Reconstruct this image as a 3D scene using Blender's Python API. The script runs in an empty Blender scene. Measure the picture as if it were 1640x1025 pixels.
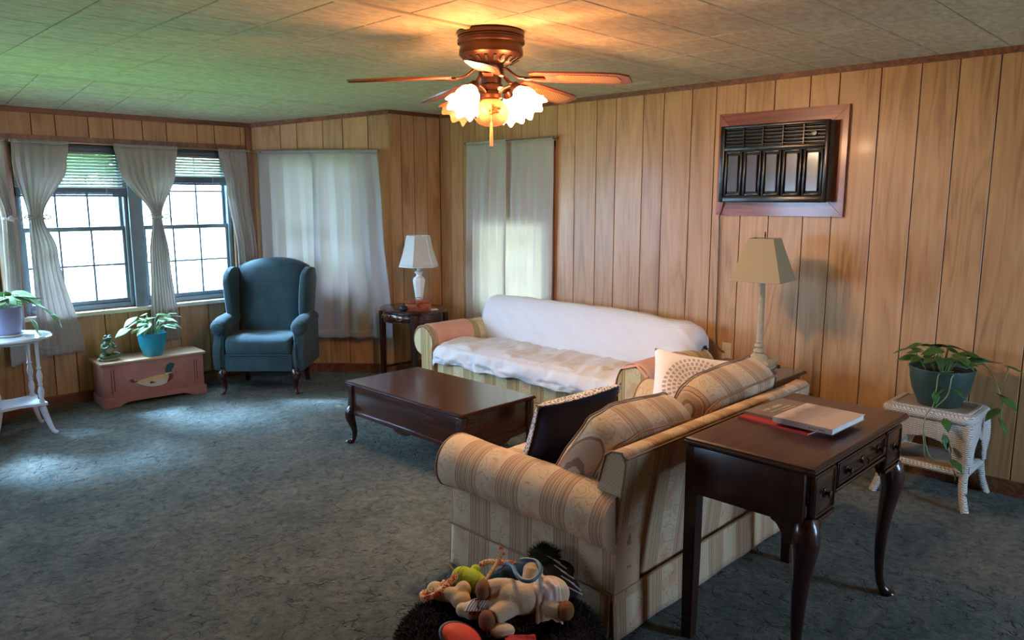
import bpy, bmesh, math, random
from math import sin, cos, pi, radians, sqrt, atan2, exp
from mathutils import Vector, Matrix, noise as mnoise
random.seed(7)
scene = bpy.context.scene
C = scene.collection

# ------------------------------------------------------------------ camera, world, sun, exposure
F_PX, PITCH, YAW, CAM_H = 1208.2, 0.1595, 0.7919, 1.5915
fw = Vector((sin(YAW)*cos(PITCH), cos(YAW)*cos(PITCH), -sin(PITCH)))
rt = Vector((cos(YAW), -sin(YAW), 0)); up = rt.cross(fw)
cd = bpy.data.cameras.new('camera'); cam = bpy.data.objects.new('camera', cd); C.objects.link(cam)
m = Matrix((rt, up, -fw)).transposed().to_4x4(); m.translation = (0, 0, CAM_H)
cam.matrix_world = m
cd.sensor_fit = 'HORIZONTAL'; cd.sensor_width = 36; cd.lens = F_PX/1640*36; cd.clip_start = .05; cd.clip_end = 300
scene.camera = cam

world = bpy.data.worlds.new('world'); scene.world = world; world.use_nodes = True
bg = world.node_tree.nodes['Background']
bg.inputs['Color'].default_value = (.40, .65, 1.0, 1); bg.inputs['Strength'].default_value = 25.0
sl = bpy.data.lights.new('sun', 'SUN'); so = bpy.data.objects.new('sun', sl); C.objects.link(so)
sl.energy = 28; sl.angle = radians(12); sl.color = (.34, .62, 1)
so.rotation_euler = Vector((.35, -.94, -1.1)).to_track_quat('-Z', 'Y').to_euler(); so.location = (-4, 16, 12)
vs = scene.view_settings
vs.view_transform = 'Standard'; vs.look = 'None'; vs.gamma = 1; vs.use_curve_mapping = False; vs.exposure = 0.48
cy = scene.cycles
cy.max_bounces = 5; cy.diffuse_bounces = 3; cy.glossy_bounces = 2; cy.transmission_bounces = 3; cy.transparent_max_bounces = 12
cy.sample_clamp_indirect = 6; cy.caustics_reflective = False; cy.caustics_refractive = False; cy.use_denoising = True

def portal(name, loc, facing, sx, sz):
    """sky portal in a window opening: only guides sky light, gives off none"""
    l = bpy.data.lights.new(name, 'AREA'); l.shape = 'RECTANGLE'; l.size = sx; l.size_y = sz; l.cycles.is_portal = True
    o = bpy.data.objects.new(name, l); C.objects.link(o); o.location = loc
    o.rotation_euler = Vector(facing).to_track_quat('-Z', 'Z').to_euler(); return o

# ------------------------------------------------------------------ room numbers (metres)
H = 2.36; XD = 4.67; YC = 5.56; XB = 4.09; YA = 6.51; XAB = 3.27; XAL = 1.36; XBL = .54; HA = 2.2475
XL, YB = -1.6, -2.0
WT = .14
W_A1 = (2.28, 3.07, .72, 2.0); W_A2 = (1.42, 2.21, .72, 2.0)    # x0,x1,z0,z1
W_D = (4.17, 5.03, .60, 2.0)                                    # y0,y1,z0,z1
LB = sqrt((XB-XAB)**2+(YA-YC)**2)
W_B = (.24, 1.06, .74, 1.97)                                    # along B from the C corner

# ------------------------------------------------------------------ helpers
def srgb(r, g, b):
    f = lambda c: c/12.92 if c <= .04045 else ((c+.055)/1.055)**2.4
    return (f(r/255), f(g/255), f(b/255), 1)

class MB:
    def __init__(s): s.v = []; s.f = []
    def add(s, v, f):
        n = len(s.v); s.v += [tuple(p) for p in v]; s.f += [tuple(i+n for i in q) for q in f]; return s
    def box(s, x0, x1, y0, y1, z0, z1, bev=0, seg=2):
        if bev <= 0:
            v = [(x, y, z) for z in (z0, z1) for y in (y0, y1) for x in (x0, x1)]
            return s.add(v, [(0,2,3,1),(4,5,7,6),(0,1,5,4),(2,6,7,3),(0,4,6,2),(1,3,7,5)])
        bm = bmesh.new(); bmesh.ops.create_cube(bm, size=1)
        bmesh.ops.scale(bm, vec=(x1-x0, y1-y0, z1-z0), verts=bm.verts)
        bmesh.ops.translate(bm, vec=((x0+x1)/2, (y0+y1)/2, (z0+z1)/2), verts=bm.verts)
        bev = min(bev, .49*min(x1-x0, y1-y0, z1-z0))
        bmesh.ops.bevel(bm, geom=bm.edges[:], offset=bev, segments=seg, affect='EDGES', profile=.5)
        bm.verts.index_update(); s.add([q.co for q in bm.verts], [[q.index for q in f.verts] for f in bm.faces]); bm.free(); return s
    def loft(s, rings, cap=True, closed=True):
        n = len(rings[0]); v = [p for r in rings for p in r]; f = []
        for i in range(len(rings)-1):
            for j in range(n if closed else n-1):
                k = (j+1) % n; f.append((i*n+j, i*n+k, (i+1)*n+k, (i+1)*n+j))
        if cap and closed: f.append(tuple(range(n-1, -1, -1))); f.append(tuple(range((len(rings)-1)*n, len(rings)*n)))
        return s.add(v, f)
    def lathe(s, prof, n=32, c=(0, 0, 0), cap=True, sx=1, sy=1):
        return s.loft([[(c[0]+r*sx*cos(2*pi*j/n), c[1]+r*sy*sin(2*pi*j/n), c[2]+z) for j in range(n)] for r, z in prof], cap)
    def tube(s, pts, rad, n=10, cap=True, flat=1, upv=None):
        pts = [Vector(p) for p in pts]; m = len(pts)
        rad = rad if isinstance(rad, (list, tuple)) else [rad]*m
        rings = []; ref = None
        for i, p in enumerate(pts):
            t = (pts[min(i+1, m-1)]-pts[max(i-1, 0)]).normalized()
            if ref is None:
                a = Vector(upv) if upv else (Vector((0, 0, 1)) if abs(t.z) < .9 else Vector((1, 0, 0)))
            else: a = ref
            u = (a-t*a.dot(t)); u = u.normalized() if u.length > 1e-6 else t.orthogonal().normalized()
            w = t.cross(u); ref = u
            rings.append([p+(u*cos(2*pi*j/n)*flat+w*sin(2*pi*j/n))*rad[i] for j in range(n)])
        return s.loft(rings, cap)
    def sqtube(s, pts, hw, hd, upv=(0, 1, 0)):
        pts = [Vector(p) for p in pts]; m = len(pts); rings = []
        hw = hw if isinstance(hw, (list, tuple)) else [hw]*m; hd = hd if isinstance(hd, (list, tuple)) else [hd]*m
        for i, p in enumerate(pts):
            t = (pts[min(i+1, m-1)]-pts[max(i-1, 0)]).normalized(); a = Vector(upv)
            u = (a-t*a.dot(t)).normalized(); w = t.cross(u)
            rings.append([p+u*x*hd[i]+w*y*hw[i] for x, y in ((1, 1), (1, -1), (-1, -1), (-1, 1))])
        return s.loft(rings)
    def ell(s, c, r, n=16, m=10, rot=None):
        R = rot or Matrix.Identity(3); c = Vector(c); rings = []
        for i in range(1, m):
            a = pi*i/m; rings.append([c+R @ Vector((r[0]*sin(a)*cos(2*pi*j/n), r[1]*sin(a)*sin(2*pi*j/n), -r[2]*cos(a))) for j in range(n)])
        return s.loft(rings)
    def prism(s, pts, fn, d0, d1):
        """outline pts (2D) extruded from d0 to d1; fn(a,b,d)->xyz"""
        return s.loft([[fn(a, b, d0) for a, b in pts], [fn(a, b, d1) for a, b in pts]])
    def grid(s, fn, nu, nv):
        v = [fn(i/nu, j/nv) for j in range(nv+1) for i in range(nu+1)]
        return s.add(v, [(j*(nu+1)+i, j*(nu+1)+i+1, (j+1)*(nu+1)+i+1, (j+1)*(nu+1)+i) for j in range(nv) for i in range(nu)])
    def move(s, M):
        s.v = [tuple(M @ Vector(p)) for p in s.v]; return s
    def mesh(s, name, mat, smooth=35, fix=True):
        me = bpy.data.meshes.new(name); me.from_pydata([tuple(p) for p in s.v], [], s.f)
        if fix:
            bm = bmesh.new(); bm.from_mesh(me); bmesh.ops.recalc_face_normals(bm, faces=bm.faces); bm.to_mesh(me); bm.free()
        if mat: me.materials.append(mat)
        if smooth:
            me.polygons.foreach_set('use_smooth', [True]*len(me.polygons)); me.set_sharp_from_angle(angle=radians(smooth))
        me.update(); return me
    def build(s, name, mat, parent=None, smooth=35, fix=True):
        o = bpy.data.objects.new(name, s.mesh(name, mat, smooth, fix)); C.objects.link(o)
        if parent: o.parent = parent
        return o

def tag(o, label=None, cat=None, group=None, kind=None):
    if label: o['label'] = label
    if cat: o['category'] = cat
    if group: o['group'] = group
    if kind: o['kind'] = kind
    return o
def thing(name, label, cat, loc=(0, 0, 0), rz=0, group=None):
    o = bpy.data.objects.new(name, None); C.objects.link(o); o.location = loc; o.rotation_euler = (0, 0, rz); o.empty_display_size = .1
    return tag(o, label, cat, group)
def struct(o): o['kind'] = 'structure'; return o
def solid(o, t, off=0):
    md = o.modifiers.new('thickness', 'SOLIDIFY'); md.thickness = t; md.offset = off; return o
def subsurf(o, n=1):
    md = o.modifiers.new('smooth', 'SUBSURF'); md.levels = n; md.render_levels = n; return o
def child(name, me, parent, loc=(0, 0, 0), rot=(0, 0, 0), sc=(1, 1, 1)):
    o = bpy.data.objects.new(name, me); C.objects.link(o); o.parent = parent; o.location = loc; o.rotation_euler = rot; o.scale = sc; return o
def nz(x, y, z=0, s=1.0): return mnoise.noise(Vector((x*s, y*s, z*s)))
def smooth01(t): t = max(0, min(1, t)); return t*t*(3-2*t)
def catmull(P, n=6):
    P = [Vector(p) for p in P]; out = []
    for i in range(len(P)-1):
        a, b, c, d = P[max(i-1, 0)], P[i], P[i+1], P[min(i+2, len(P)-1)]
        for k in range(n):
            t = k/n; out.append(.5*((2*b)+(c-a)*t+(2*a-5*b+4*c-d)*t*t+(3*b-3*c+d-a)*t*t*t))
    out.append(P[-1]); return out
def lerp(a, b, t): return a+(b-a)*t

# ------------------------------------------------------------------ materials
class NT:
    def __init__(s, name):
        s.m = bpy.data.materials.new(name); s.m.use_nodes = True; s.t = s.m.node_tree; s.n = s.t.nodes; s.p = s.n['Principled BSDF']; s.out = s.n['Material Output']
    def new(s, typ, **kw):
        n = s.n.new(typ)
        for k, v in kw.items(): setattr(n, k, v)
        return n
    def link(s, a, b): s.t.links.new(a, b)
    def val(s, sock, v):
        if hasattr(v, 'is_output') or isinstance(v, bpy.types.NodeSocket): s.link(v, sock)
        else: sock.default_value = v
    def math(s, op, a, b=None, c=None):
        n = s.new('ShaderNodeMath', operation=op)
        for i, x in enumerate((a, b, c)):
            if x is not None: s.val(n.inputs[i], x)
        return n.outputs[0]
    def vmath(s, op, a, b=None):
        n = s.new('ShaderNodeVectorMath', operation=op); s.val(n.inputs[0], a)
        if b is not None: s.val(n.inputs[1], b)
        return n.outputs[0]
    def coord(s, which='Object'): return s.new('ShaderNodeTexCoord').outputs[which]
    def mapping(s, v, scale=(1, 1, 1), loc=(0, 0, 0), rot=(0, 0, 0)):
        n = s.new('ShaderNodeMapping'); s.link(v, n.inputs['Vector']); n.inputs['Scale'].default_value = scale; n.inputs['Location'].default_value = loc; n.inputs['Rotation'].default_value = rot; return n.outputs[0]
    def noise(s, v, scale, detail=4, rough=.55, dist=0):
        n = s.new('ShaderNodeTexNoise'); s.val(n.inputs['Vector'], v); n.inputs['Scale'].default_value = scale; n.inputs['Detail'].default_value = detail; n.inputs['Roughness'].default_value = rough; n.inputs['Distortion'].default_value = dist; return n.outputs['Fac']
    def ramp(s, fac, stops, interp='LINEAR'):
        n = s.new('ShaderNodeValToRGB'); s.link(fac, n.inputs[0]); e = n.color_ramp.elements; n.color_ramp.interpolation = interp
        while len(e) < len(stops): e.new(.5)
        for el, (p, c) in zip(e, stops): el.position = p; el.color = c if len(c) == 4 else (*c, 1)
        return n.outputs[0]
    def mix(s, fac, a, b, blend='MIX'):
        n = s.new('ShaderNodeMix', data_type='RGBA', blend_type=blend); s.val(n.inputs[0], fac); s.val(n.inputs[6], a); s.val(n.inputs[7], b); return n.outputs[2]
    def bump(s, h, strength=.3, dist=.01):
        n = s.new('ShaderNodeBump'); n.inputs['Strength'].default_value = strength; n.inputs['Distance'].default_value = dist; s.link(h, n.inputs['Height']); s.link(n.outputs[0], s.p.inputs['Normal']); return n
    def sep(s, v):
        n = s.new('ShaderNodeSeparateXYZ'); s.link(v, n.inputs[0]); return n.outputs
    def set(s, color=None, rough=None, metal=None, coat=None, spec=None, sheen=None):
        P = s.p.inputs
        if color is not None: s.val(P['Base Color'], color)
        if rough is not None: s.val(P['Roughness'], rough)
        if metal is not None: P['Metallic'].default_value = metal
        if coat is not None: P['Coat Weight'].default_value = coat; P['Coat Roughness'].default_value = .12
        if spec is not None: P['Specular IOR Level'].default_value = spec
        if sheen is not None: P['Sheen Weight'].default_value = sheen
        return s

def plain(name, col, rough=.5, metal=0, coat=None, spec=None, var=.12, vscale=9, bump=0, bscale=60, sheen=None):
    t = NT(name); v = t.coord(); n = t.noise(v, vscale)
    c2 = tuple(max(0, x*(1-var)) for x in col[:3])+(1,); c3 = tuple(min(1, x*(1+var)) for x in col[:3])+(1,)
    t.set(t.ramp(n, [(.3, c2), (.7, c3)]), rough, metal, coat, spec, sheen)
    if bump: t.bump(t.noise(v, bscale, 3), bump, .004)
    return t.m

def wood(name, dark, light, rough=.35, coat=.2, axis='z', gscale=1.0, bumps=.08, rnd=.25, spec=None):
    t = NT(name); info = t.new('ShaderNodeObjectInfo'); v = t.coord()
    off = t.math('MULTIPLY', info.outputs['Random'], 37.0)
    cmb = t.new('ShaderNodeCombineXYZ')
    for i in range(3): t.link(off, cmb.inputs[i])
    v = t.vmath('ADD', v, cmb.outputs[0])
    st = {'x': (.06, 1, 1), 'y': (1, .06, 1), 'z': (1, 1, .06)}[axis]
    mp = t.mapping(v, tuple(a*gscale for a in st))
    warp = t.noise(mp, 5, 3, .5, .6)
    w = t.math('FRACT', t.math('MULTIPLY', warp, 9.0)); w = t.math('ABSOLUTE', t.math('SUBTRACT', w, .5))
    fine = t.noise(t.mapping(v, tuple((a if a == 1 else .3*a)*gscale for a in st)), 130, 4, .65)
    g = t.math('ADD', t.math('MULTIPLY', w, .9), t.math('MULTIPLY', fine, .55))
    big = t.noise(mp, 2.2, 2)
    g = t.math('ADD', g, t.math('MULTIPLY', t.math('SUBTRACT', big, .5), .5))
    c = t.ramp(g, [(.15, dark), (.75, light)])
    k = t.math('ADD', t.math('MULTIPLY', info.outputs['Random'], rnd), 1-rnd/2)
    hv = t.new('ShaderNodeHueSaturation'); t.link(k, hv.inputs['Value']); t.link(c, hv.inputs['Color'])
    t.set(hv.outputs[0], rough, 0, coat, spec)
    if bumps: t.bump(fine, bumps, .002)
    return t.m

MAT = {}
def build_materials():
    m = MAT
    # wall panelling: printed oak with pale grain and a few knots
    t = NT('oak_panel'); info = t.new('ShaderNodeObjectInfo'); v = t.coord()
    cmb = t.new('ShaderNodeCombineXYZ'); off = t.math('MULTIPLY', info.outputs['Random'], 41.0)
    for i in range(3): t.link(off, cmb.inputs[i])
    v = t.vmath('ADD', v, cmb.outputs[0])
    mp = t.mapping(v, (1, 1, .075)); warp = t.noise(mp, 8, 3, .5, .5)
    w = t.math('ABSOLUTE', t.math('SUBTRACT', t.math('FRACT', t.math('MULTIPLY', warp, 7.0)), .5))
    fine = t.noise(t.mapping(v, (1, 1, .02)), 170, 4, .7); big = t.noise(t.mapping(v, (1, 1, .3)), 4.5, 2)
    g = t.math('ADD', t.math('MULTIPLY', w, .45), t.math('MULTIPLY', fine, .42)); g = t.math('ADD', g, t.math('MULTIPLY', big, .75))
    vo = t.new('ShaderNodeTexVoronoi'); t.link(t.mapping(v, (1, 1, .45)), vo.inputs['Vector']); vo.inputs['Scale'].default_value = 2.6
    knot = t.ramp(vo.outputs['Distance'], [(.02, (0, 0, 0, 1)), (.11, (1, 1, 1, 1))])
    c = t.ramp(g, [(.42, srgb(150, 104, 62)), (.66, srgb(188, 140, 92)), (.95, srgb(204, 158, 108))])
    c = t.mix(t.math('MULTIPLY', t.math('SUBTRACT', 1.0, knot), .5), c, srgb(150, 108, 68))
    k = t.math('ADD', t.math('MULTIPLY', info.outputs['Random'], .16), .92)
    hv = t.new('ShaderNodeHueSaturation'); t.link(k, hv.inputs['Value']); t.link(c, hv.inputs['Color'])
    t.set(hv.outputs[0], .40, 0, .06); t.bump(fine, .05, .002); m['oak'] = t.m
    m['groove'] = plain('groove_backing', srgb(48, 30, 18), .8)
    m['trim'] = wood('stained_trim', srgb(88, 48, 28), srgb(140, 84, 50), .4, .15, 'x', 1, .05)
    m['trimv'] = wood('stained_trim_upright', srgb(96, 60, 40), srgb(142, 94, 62), .4, .15, 'z', 1, .05)
    m['sill'] = plain('painted_sill', srgb(206, 196, 178), .5)
    # ceiling tile
    t = NT('ceiling_tile'); v = t.coord(); info = t.new('ShaderNodeObjectInfo')
    cmb = t.new('ShaderNodeCombineXYZ'); off = t.math('MULTIPLY', info.outputs['Random'], 23.0)
    for i in range(3): t.link(off, cmb.inputs[i])
    v2 = t.vmath('ADD', v, cmb.outputs[0])
    n1 = t.noise(t.mapping(v2, (1, 2.2, 1)), 14, 5, .65); n2 = t.noise(v2, 90, 3)
    c = t.ramp(n1, [(.35, srgb(176, 166, 140)), (.62, srgb(204, 196, 170))])
    t.set(c, .75); t.bump(t.math('ADD', n1, t.math('MULTIPLY', n2, .5)), .18, .004); m['tile'] = t.m
    m['tilejoint'] = plain('tile_joint', srgb(96, 88, 70), .9)
    m['strip'] = plain('ceiling_strip', srgb(206, 190, 152), .55)
    # carpet
    t = NT('carpet'); v = t.coord()
    wn = t.new('ShaderNodeTexNoise'); t.link(v, wn.inputs['Vector']); wn.inputs['Scale'].default_value = 5; wn.inputs['Detail'].default_value = 4
    sc = t.new('ShaderNodeVectorMath', operation='SCALE'); t.link(t.vmath('SUBTRACT', wn.outputs['Color'], (.5, .5, .5)), sc.inputs[0]); sc.inputs['Scale'].default_value = .32
    wv = t.vmath('ADD', v, sc.outputs[0])
    vo = t.new('ShaderNodeTexVoronoi', feature='DISTANCE_TO_EDGE'); t.link(wv, vo.inputs['Vector']); vo.inputs['Scale'].default_value = 9.0
    mask = t.math('GREATER_THAN', t.noise(v, 11, 2), .47)
    crack = t.ramp(vo.outputs['Distance'], [(.0, (0, 0, 0, 1)), (.055, (1, 1, 1, 1))])
    crack = t.math('MAXIMUM', crack, t.math('MULTIPLY', t.ramp(t.noise(v, 15, 3), [(.50, (1, 1, 1, 1)), (.60, (0, 0, 0, 1))]), 1.0))
    fuzz = t.noise(v, 150, 3, .75); lump = t.noise(v, 24, 5, .7); broad = t.noise(v, 1.7, 3); midn = t.noise(v, 7, 3)
    c = t.ramp(t.math('ADD', t.math('MULTIPLY', broad, .5), t.math('MULTIPLY', midn, .5)), [(.32, srgb(110, 120, 110)), (.5, srgb(140, 145, 132)), (.68, srgb(170, 167, 150))])
    c = t.mix(t.math('MULTIPLY', t.math('SUBTRACT', 1.0, crack), .5), c, srgb(34, 44, 50))  # shade in the sculpted crevices darkened into the pile colour
    c = t.mix(.62, c, t.ramp(t.math('ADD', t.math('MULTIPLY', fuzz, .3), t.math('MULTIPLY', lump, .7)), [(.36, (.03, .03, .03, 1)), (.62, (1, 1, 1, 1))]), 'MULTIPLY')  # lit and shaded sides of the tufts multiplied into the colour
    t.set(c, .95, spec=.1, sheen=.15)
    h = t.math('ADD', t.math('MULTIPLY', crack, .8), t.math('ADD', t.math('MULTIPLY', fuzz, .4), t.math('MULTIPLY', lump, 1.3)))
    t.bump(h, 1.0, .055); m['carpet'] = t.m
    # dark furniture woods
    m['mahog'] = wood('mahogany', srgb(40, 18, 13), srgb(74, 35, 24), .22, .5, 'y', 1.2, .02, .06)
    m['mahogx'] = wood('mahogany_cross', srgb(38, 17, 13), srgb(66, 32, 23), .24, .5, 'x', 1.2, .02, .06)
    m['mahogz'] = wood('mahogany_upright', srgb(38, 17, 13), srgb(64, 30, 21), .26, .45, 'z', 1.2, .02, .06)
    m['desktop'] = wood('desk_top_wood', srgb(62, 36, 26), srgb(88, 54, 40), .36, .25, 'x', 1.2, .03, .06)
    m['deskz'] = wood('desk_side_wood', srgb(44, 21, 15), srgb(66, 33, 22), .33, .3, 'z', 1.2, .03, .06)
    m['cedar'] = wood('cedar_board', srgb(112, 48, 30), srgb(166, 84, 54), .3, .5, 'y', 1, .15, .14)
    m['cedarv'] = wood('cedar_board_upright', srgb(112, 48, 30), srgb(164, 84, 56), .3, .5, 'z', 1, .15, .14)
    m['pinkpaint'] = plain('rose_painted_pine', srgb(172, 118, 106), .5, var=.1)
    m['pinetop'] = wood('bare_pine_top', srgb(150, 112, 80), srgb(196, 160, 120), .42, .1, 'x', 1, .04)
    m['brass'] = plain('brass', srgb(150, 120, 64), .35, .9, var=.05)
    m['darkbrass'] = plain('aged_brass', srgb(70, 52, 34), .4, .8, var=.1)
    m['bronze'] = plain('brown_bronze', srgb(74, 48, 36), .33, .7, var=.08)
    m['black'] = plain('black_plastic', srgb(22, 19, 18), .28, var=.1)
    m['blackdeep'] = plain('black_recess', srgb(8, 7, 7), .6)
    m['acbrown'] = plain('brown_metal_case', srgb(74, 56, 36), .45)
    t = NT('smoked_panel'); t.set(srgb(70, 62, 56), .30, .0, .6); m['smoke'] = t.m
    m['winframe'] = plain('grey_window_frame', srgb(104, 116, 124), .4)
    m['muntin'] = plain('dark_muntin', srgb(84, 92, 104), .4)
    m['blind'] = plain('blind_slat', srgb(196, 204, 190), .45, var=.03)
    m['blindrail'] = plain('blind_rail', srgb(78, 92, 102), .45, var=.03)
    m['white'] = plain('white_ceramic', srgb(226, 222, 212), .35, var=.03)
    m['whitep'] = plain('white_paint', srgb(206, 210, 216), .3, var=.05)
    m['steel'] = plain('steel_rod', srgb(150, 130, 110), .3, .8)
    m['ivory'] = plain('ivory_plate', srgb(216, 200, 166), .4)
    m['cord'] = plain('brown_cord', srgb(96, 66, 40), .5)
    m['black_rubber'] = plain('black_rubber', srgb(18, 18, 20), .5)
    # glass
    t = NT('window_glass'); tr = t.new('ShaderNodeBsdfTransparent'); gl = t.new('ShaderNodeBsdfGlossy'); gl.inputs['Roughness'].default_value = .02
    mx = t.new('ShaderNodeMixShader'); mx.inputs[0].default_value = .05; t.link(tr.outputs[0], mx.inputs[1]); t.link(gl.outputs[0], mx.inputs[2]); t.link(mx.outputs[0], t.out.inputs[0]); m['glass'] = t.m
    # curtain fabric
    def cloth(name, col, trans, amount=.35, sheer=.0):
        t = NT(name); v = t.coord(); n = t.noise(t.mapping(v, (1, 1, .5)), 240, 2)
        t.set(t.ramp(n, [(.3, tuple(x*.92 for x in col[:3])+(1,)), (.7, col)]), .75, spec=.2); t.bump(n, .08, .002)
        tl = t.new('ShaderNodeBsdfTranslucent'); tl.inputs[0].default_value = trans; mx = t.new('ShaderNodeMixShader'); mx.inputs[0].default_value = amount
        t.link(t.p.outputs[0], mx.inputs[1]); t.link(tl.outputs[0], mx.inputs[2]); last = mx.outputs[0]
        if sheer:
            tp = t.new('ShaderNodeBsdfTransparent'); m2 = t.new('ShaderNodeMixShader'); m2.inputs[0].default_value = sheer
            t.link(last, m2.inputs[1]); t.link(tp.outputs[0], m2.inputs[2]); last = m2.outputs[0]
        t.link(last, t.out.inputs[0]); return t.m
    m['curtain'] = cloth('grey_curtain', srgb(196, 188, 182), srgb(208, 198, 190), .34)
    m['curtain_d'] = cloth('pale_curtain', srgb(214, 204, 194), srgb(224, 212, 190), .36)
    m['lampshade'] = cloth('white_lampshade', srgb(232, 226, 214), srgb(230, 220, 205), .3)
    m['parch'] = cloth('parchment_shade', srgb(178, 158, 122), srgb(160, 130, 90), .12)
    m['sheet'] = plain('white_sheet', srgb(226, 220, 216), .85, var=.03, bump=.12, bscale=40, sheen=.1)
    t = NT('ticking_sheet'); v = t.coord(); x = t.sep(v)[2]
    st = t.math('SINE', t.math('MULTIPLY', x, 430.0)); t.set(t.mix(t.math('MULTIPLY', t.math('ADD', st, 1.0), .5), srgb(224, 218, 214), srgb(230, 225, 221)), .85, spec=.2); t.bump(t.noise(v, 14, 4), .2, .012); m['sheet2'] = t.m
    m['pink'] = plain('pink_throw', srgb(216, 160, 136), .9, var=.05, bump=.1, bscale=120)
    # chair
    t = NT('teal_weave'); v = t.coord(); n = t.noise(v, 260, 2); n2 = t.noise(v, 6, 3)
    t.set(t.ramp(t.math('ADD', t.math('MULTIPLY', n, .6), t.math('MULTIPLY', n2, .4)), [(.35, srgb(32, 50, 52)), (.68, srgb(58, 80, 82))]), .85, spec=.2, sheen=.12); t.bump(n, .25, .002); m['teal'] = t.m
    # stripes with flowered bands: value runs along one axis
    def stripe(name, ax, gold=0.0, z_flow=True):
        t = NT(name); v = t.coord(); s = t.sep(v)
        cx = {'x': s[0], 'y': s[1], 'z': s[2]}[ax]
        wob = t.math('MULTIPLY', t.math('SUBTRACT', t.noise(v, 16, 2), .5), .006)
        u = t.math('DIVIDE', t.math('ADD', cx, wob), .235); fr = t.math('FRACT', t.math('ADD', u, 40.0))
        cream = srgb(200, 168, 130); tan = srgb(176, 140, 104); rose = srgb(190, 148, 116); brown = srgb(142, 106, 78); pale = srgb(204, 174, 138)
        if gold: cream = srgb(204, 182, 132); tan = srgb(170, 144, 92); rose = srgb(186, 156, 110); brown = srgb(134, 110, 70); pale = srgb(212, 194, 148)
        base = t.ramp(fr, [(0, brown), (.012, tan), (.05, cream), (.07, brown), (.085, cream), (.12, tan), (.14, cream), (.17, brown), (.185, rose), (.22, tan), (.25, cream), (.27, brown), (.285, tan), (.33, cream), (.35, brown), (.365, rose), (.40, rose), (.415, brown), (.43, pale), (.90, pale), (.915, brown), (.93, rose), (.97, rose)], 'CONSTANT')
        # small repeating marks in the narrow stripes
        oth = {'x': s[2], 'y': s[2], 'z': s[0]}[ax]
        dash = t.math('GREATER_THAN', t.math('SINE', t.math('ADD', t.math('MULTIPLY', t.math('ADD', s[2], t.math('ADD', s[0], s[1])), 420.0), t.math('MULTIPLY', cx, 300.0))), .35)
        narrow = t.math('LESS_THAN', fr, .41)
        base = t.mix(t.math('MULTIPLY', t.math('MULTIPLY', dash, narrow), .22), base, brown)
        # flowers: outlined petals in the pale band
        band = t.math('MULTIPLY', t.math('GREATER_THAN', fr, .45), t.math('LESS_THAN', fr, .89))
        wn = t.new('ShaderNodeTexNoise'); t.link(v, wn.inputs['Vector']); wn.inputs['Scale'].default_value = 14
        sc = t.new('ShaderNodeVectorMath', operation='SCALE'); t.link(wn.outputs['Color'], sc.inputs[0]); sc.inputs['Scale'].default_value = .05
        vo = t.new('ShaderNodeTexVoronoi', feature='F1'); t.link(t.vmath('ADD', v, sc.outputs[0]), vo.inputs['Vector']); vo.inputs['Scale'].default_value = 15
        ring = t.math('ABSOLUTE', t.math('SINE', t.math('ADD', t.math('MULTIPLY', vo.outputs['Distance'], 13.0), t.math('MULTIPLY', t.noise(v, 60, 2), 3.0))))
        line = t.math('LESS_THAN', ring, .26)
        big = t.noise(v, 9, 1); flower = t.math('GREATER_THAN', big, .46)
        base = t.mix(t.math('MULTIPLY', t.math('MULTIPLY', line, band), t.math('MULTIPLY', flower, .5)), base, brown)
        blush = t.ramp(t.noise(v, 11, 1), [(.55, (0, 0, 0, 1)), (.68, (1, 1, 1, 1))])
        base = t.mix(t.math('MULTIPLY', t.math('MULTIPLY', blush, band), .45), base, srgb(196, 122, 96))
        t.set(base, .85, spec=.2, sheen=.1); t.bump(t.noise(v, 300, 2), .12, .002); return t.m
    m['stripe_x'] = stripe('striped_floral_x', 'x'); m['stripe_y'] = stripe('striped_floral_y', 'y')
    m['gold_y'] = stripe('gold_striped_y', 'y', 1); m['gold_x'] = stripe('gold_striped_x', 'x', 1)
    m['piping'] = plain('brown_piping', srgb(148, 112, 80), .8)
    m['navy'] = plain('navy_cloth', srgb(20, 24, 56), .85, var=.2, sheen=.1)
    t = NT('lace_trim'); v = t.coord(); vo = t.new('ShaderNodeTexVoronoi', feature='DISTANCE_TO_EDGE'); t.link(v, vo.inputs['Vector']); vo.inputs['Scale'].default_value = 60
    t.set(t.mix(t.math('LESS_THAN', vo.outputs['Distance'], .12), srgb(96, 88, 92), srgb(206, 194, 180)), .8); m['lace'] = t.m
    # medallion print, radial rings of dashes around local origin (face plane x,z)
    t = NT('medallion_print'); v = t.coord(); s = t.sep(v)
    r = t.math('SQRT', t.math('ADD', t.math('MULTIPLY', s[0], s[0]), t.math('MULTIPLY', s[2], s[2]))); a = t.math('ARCTAN2', s[2], s[0])
    ringi = t.math('FLOOR', t.math('DIVIDE', r, .024)); rf = t.math('FRACT', t.math('DIVIDE', r, .024))
    nd = t.math('ADD', 12.0, t.math('MULTIPLY', ringi, 5.0))
    dash = t.math('GREATER_THAN', t.math('SINE', t.math('ADD', t.math('MULTIPLY', a, nd), ringi)), -.15)
    inr = t.math('MULTIPLY', t.math('GREATER_THAN', rf, .18), t.math('LESS_THAN', rf, .86))
    msk = t.math('MULTIPLY', t.math('MULTIPLY', dash, inr), t.math('LESS_THAN', r, .17))
    t.set(t.mix(t.math('MULTIPLY', msk, .85), srgb(228, 216, 206), srgb(150, 142, 160)), .85, spec=.2); m['medal'] = t.m
    # wicker
    t = NT('white_wicker'); v = t.coord(); s = t.sep(v)
    row = t.math('SINE', t.math('MULTIPLY', s[2], 620.0)); par = t.math('MULTIPLY', t.math('FLOOR', t.math('MULTIPLY', s[2], 197.4)), pi)
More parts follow.
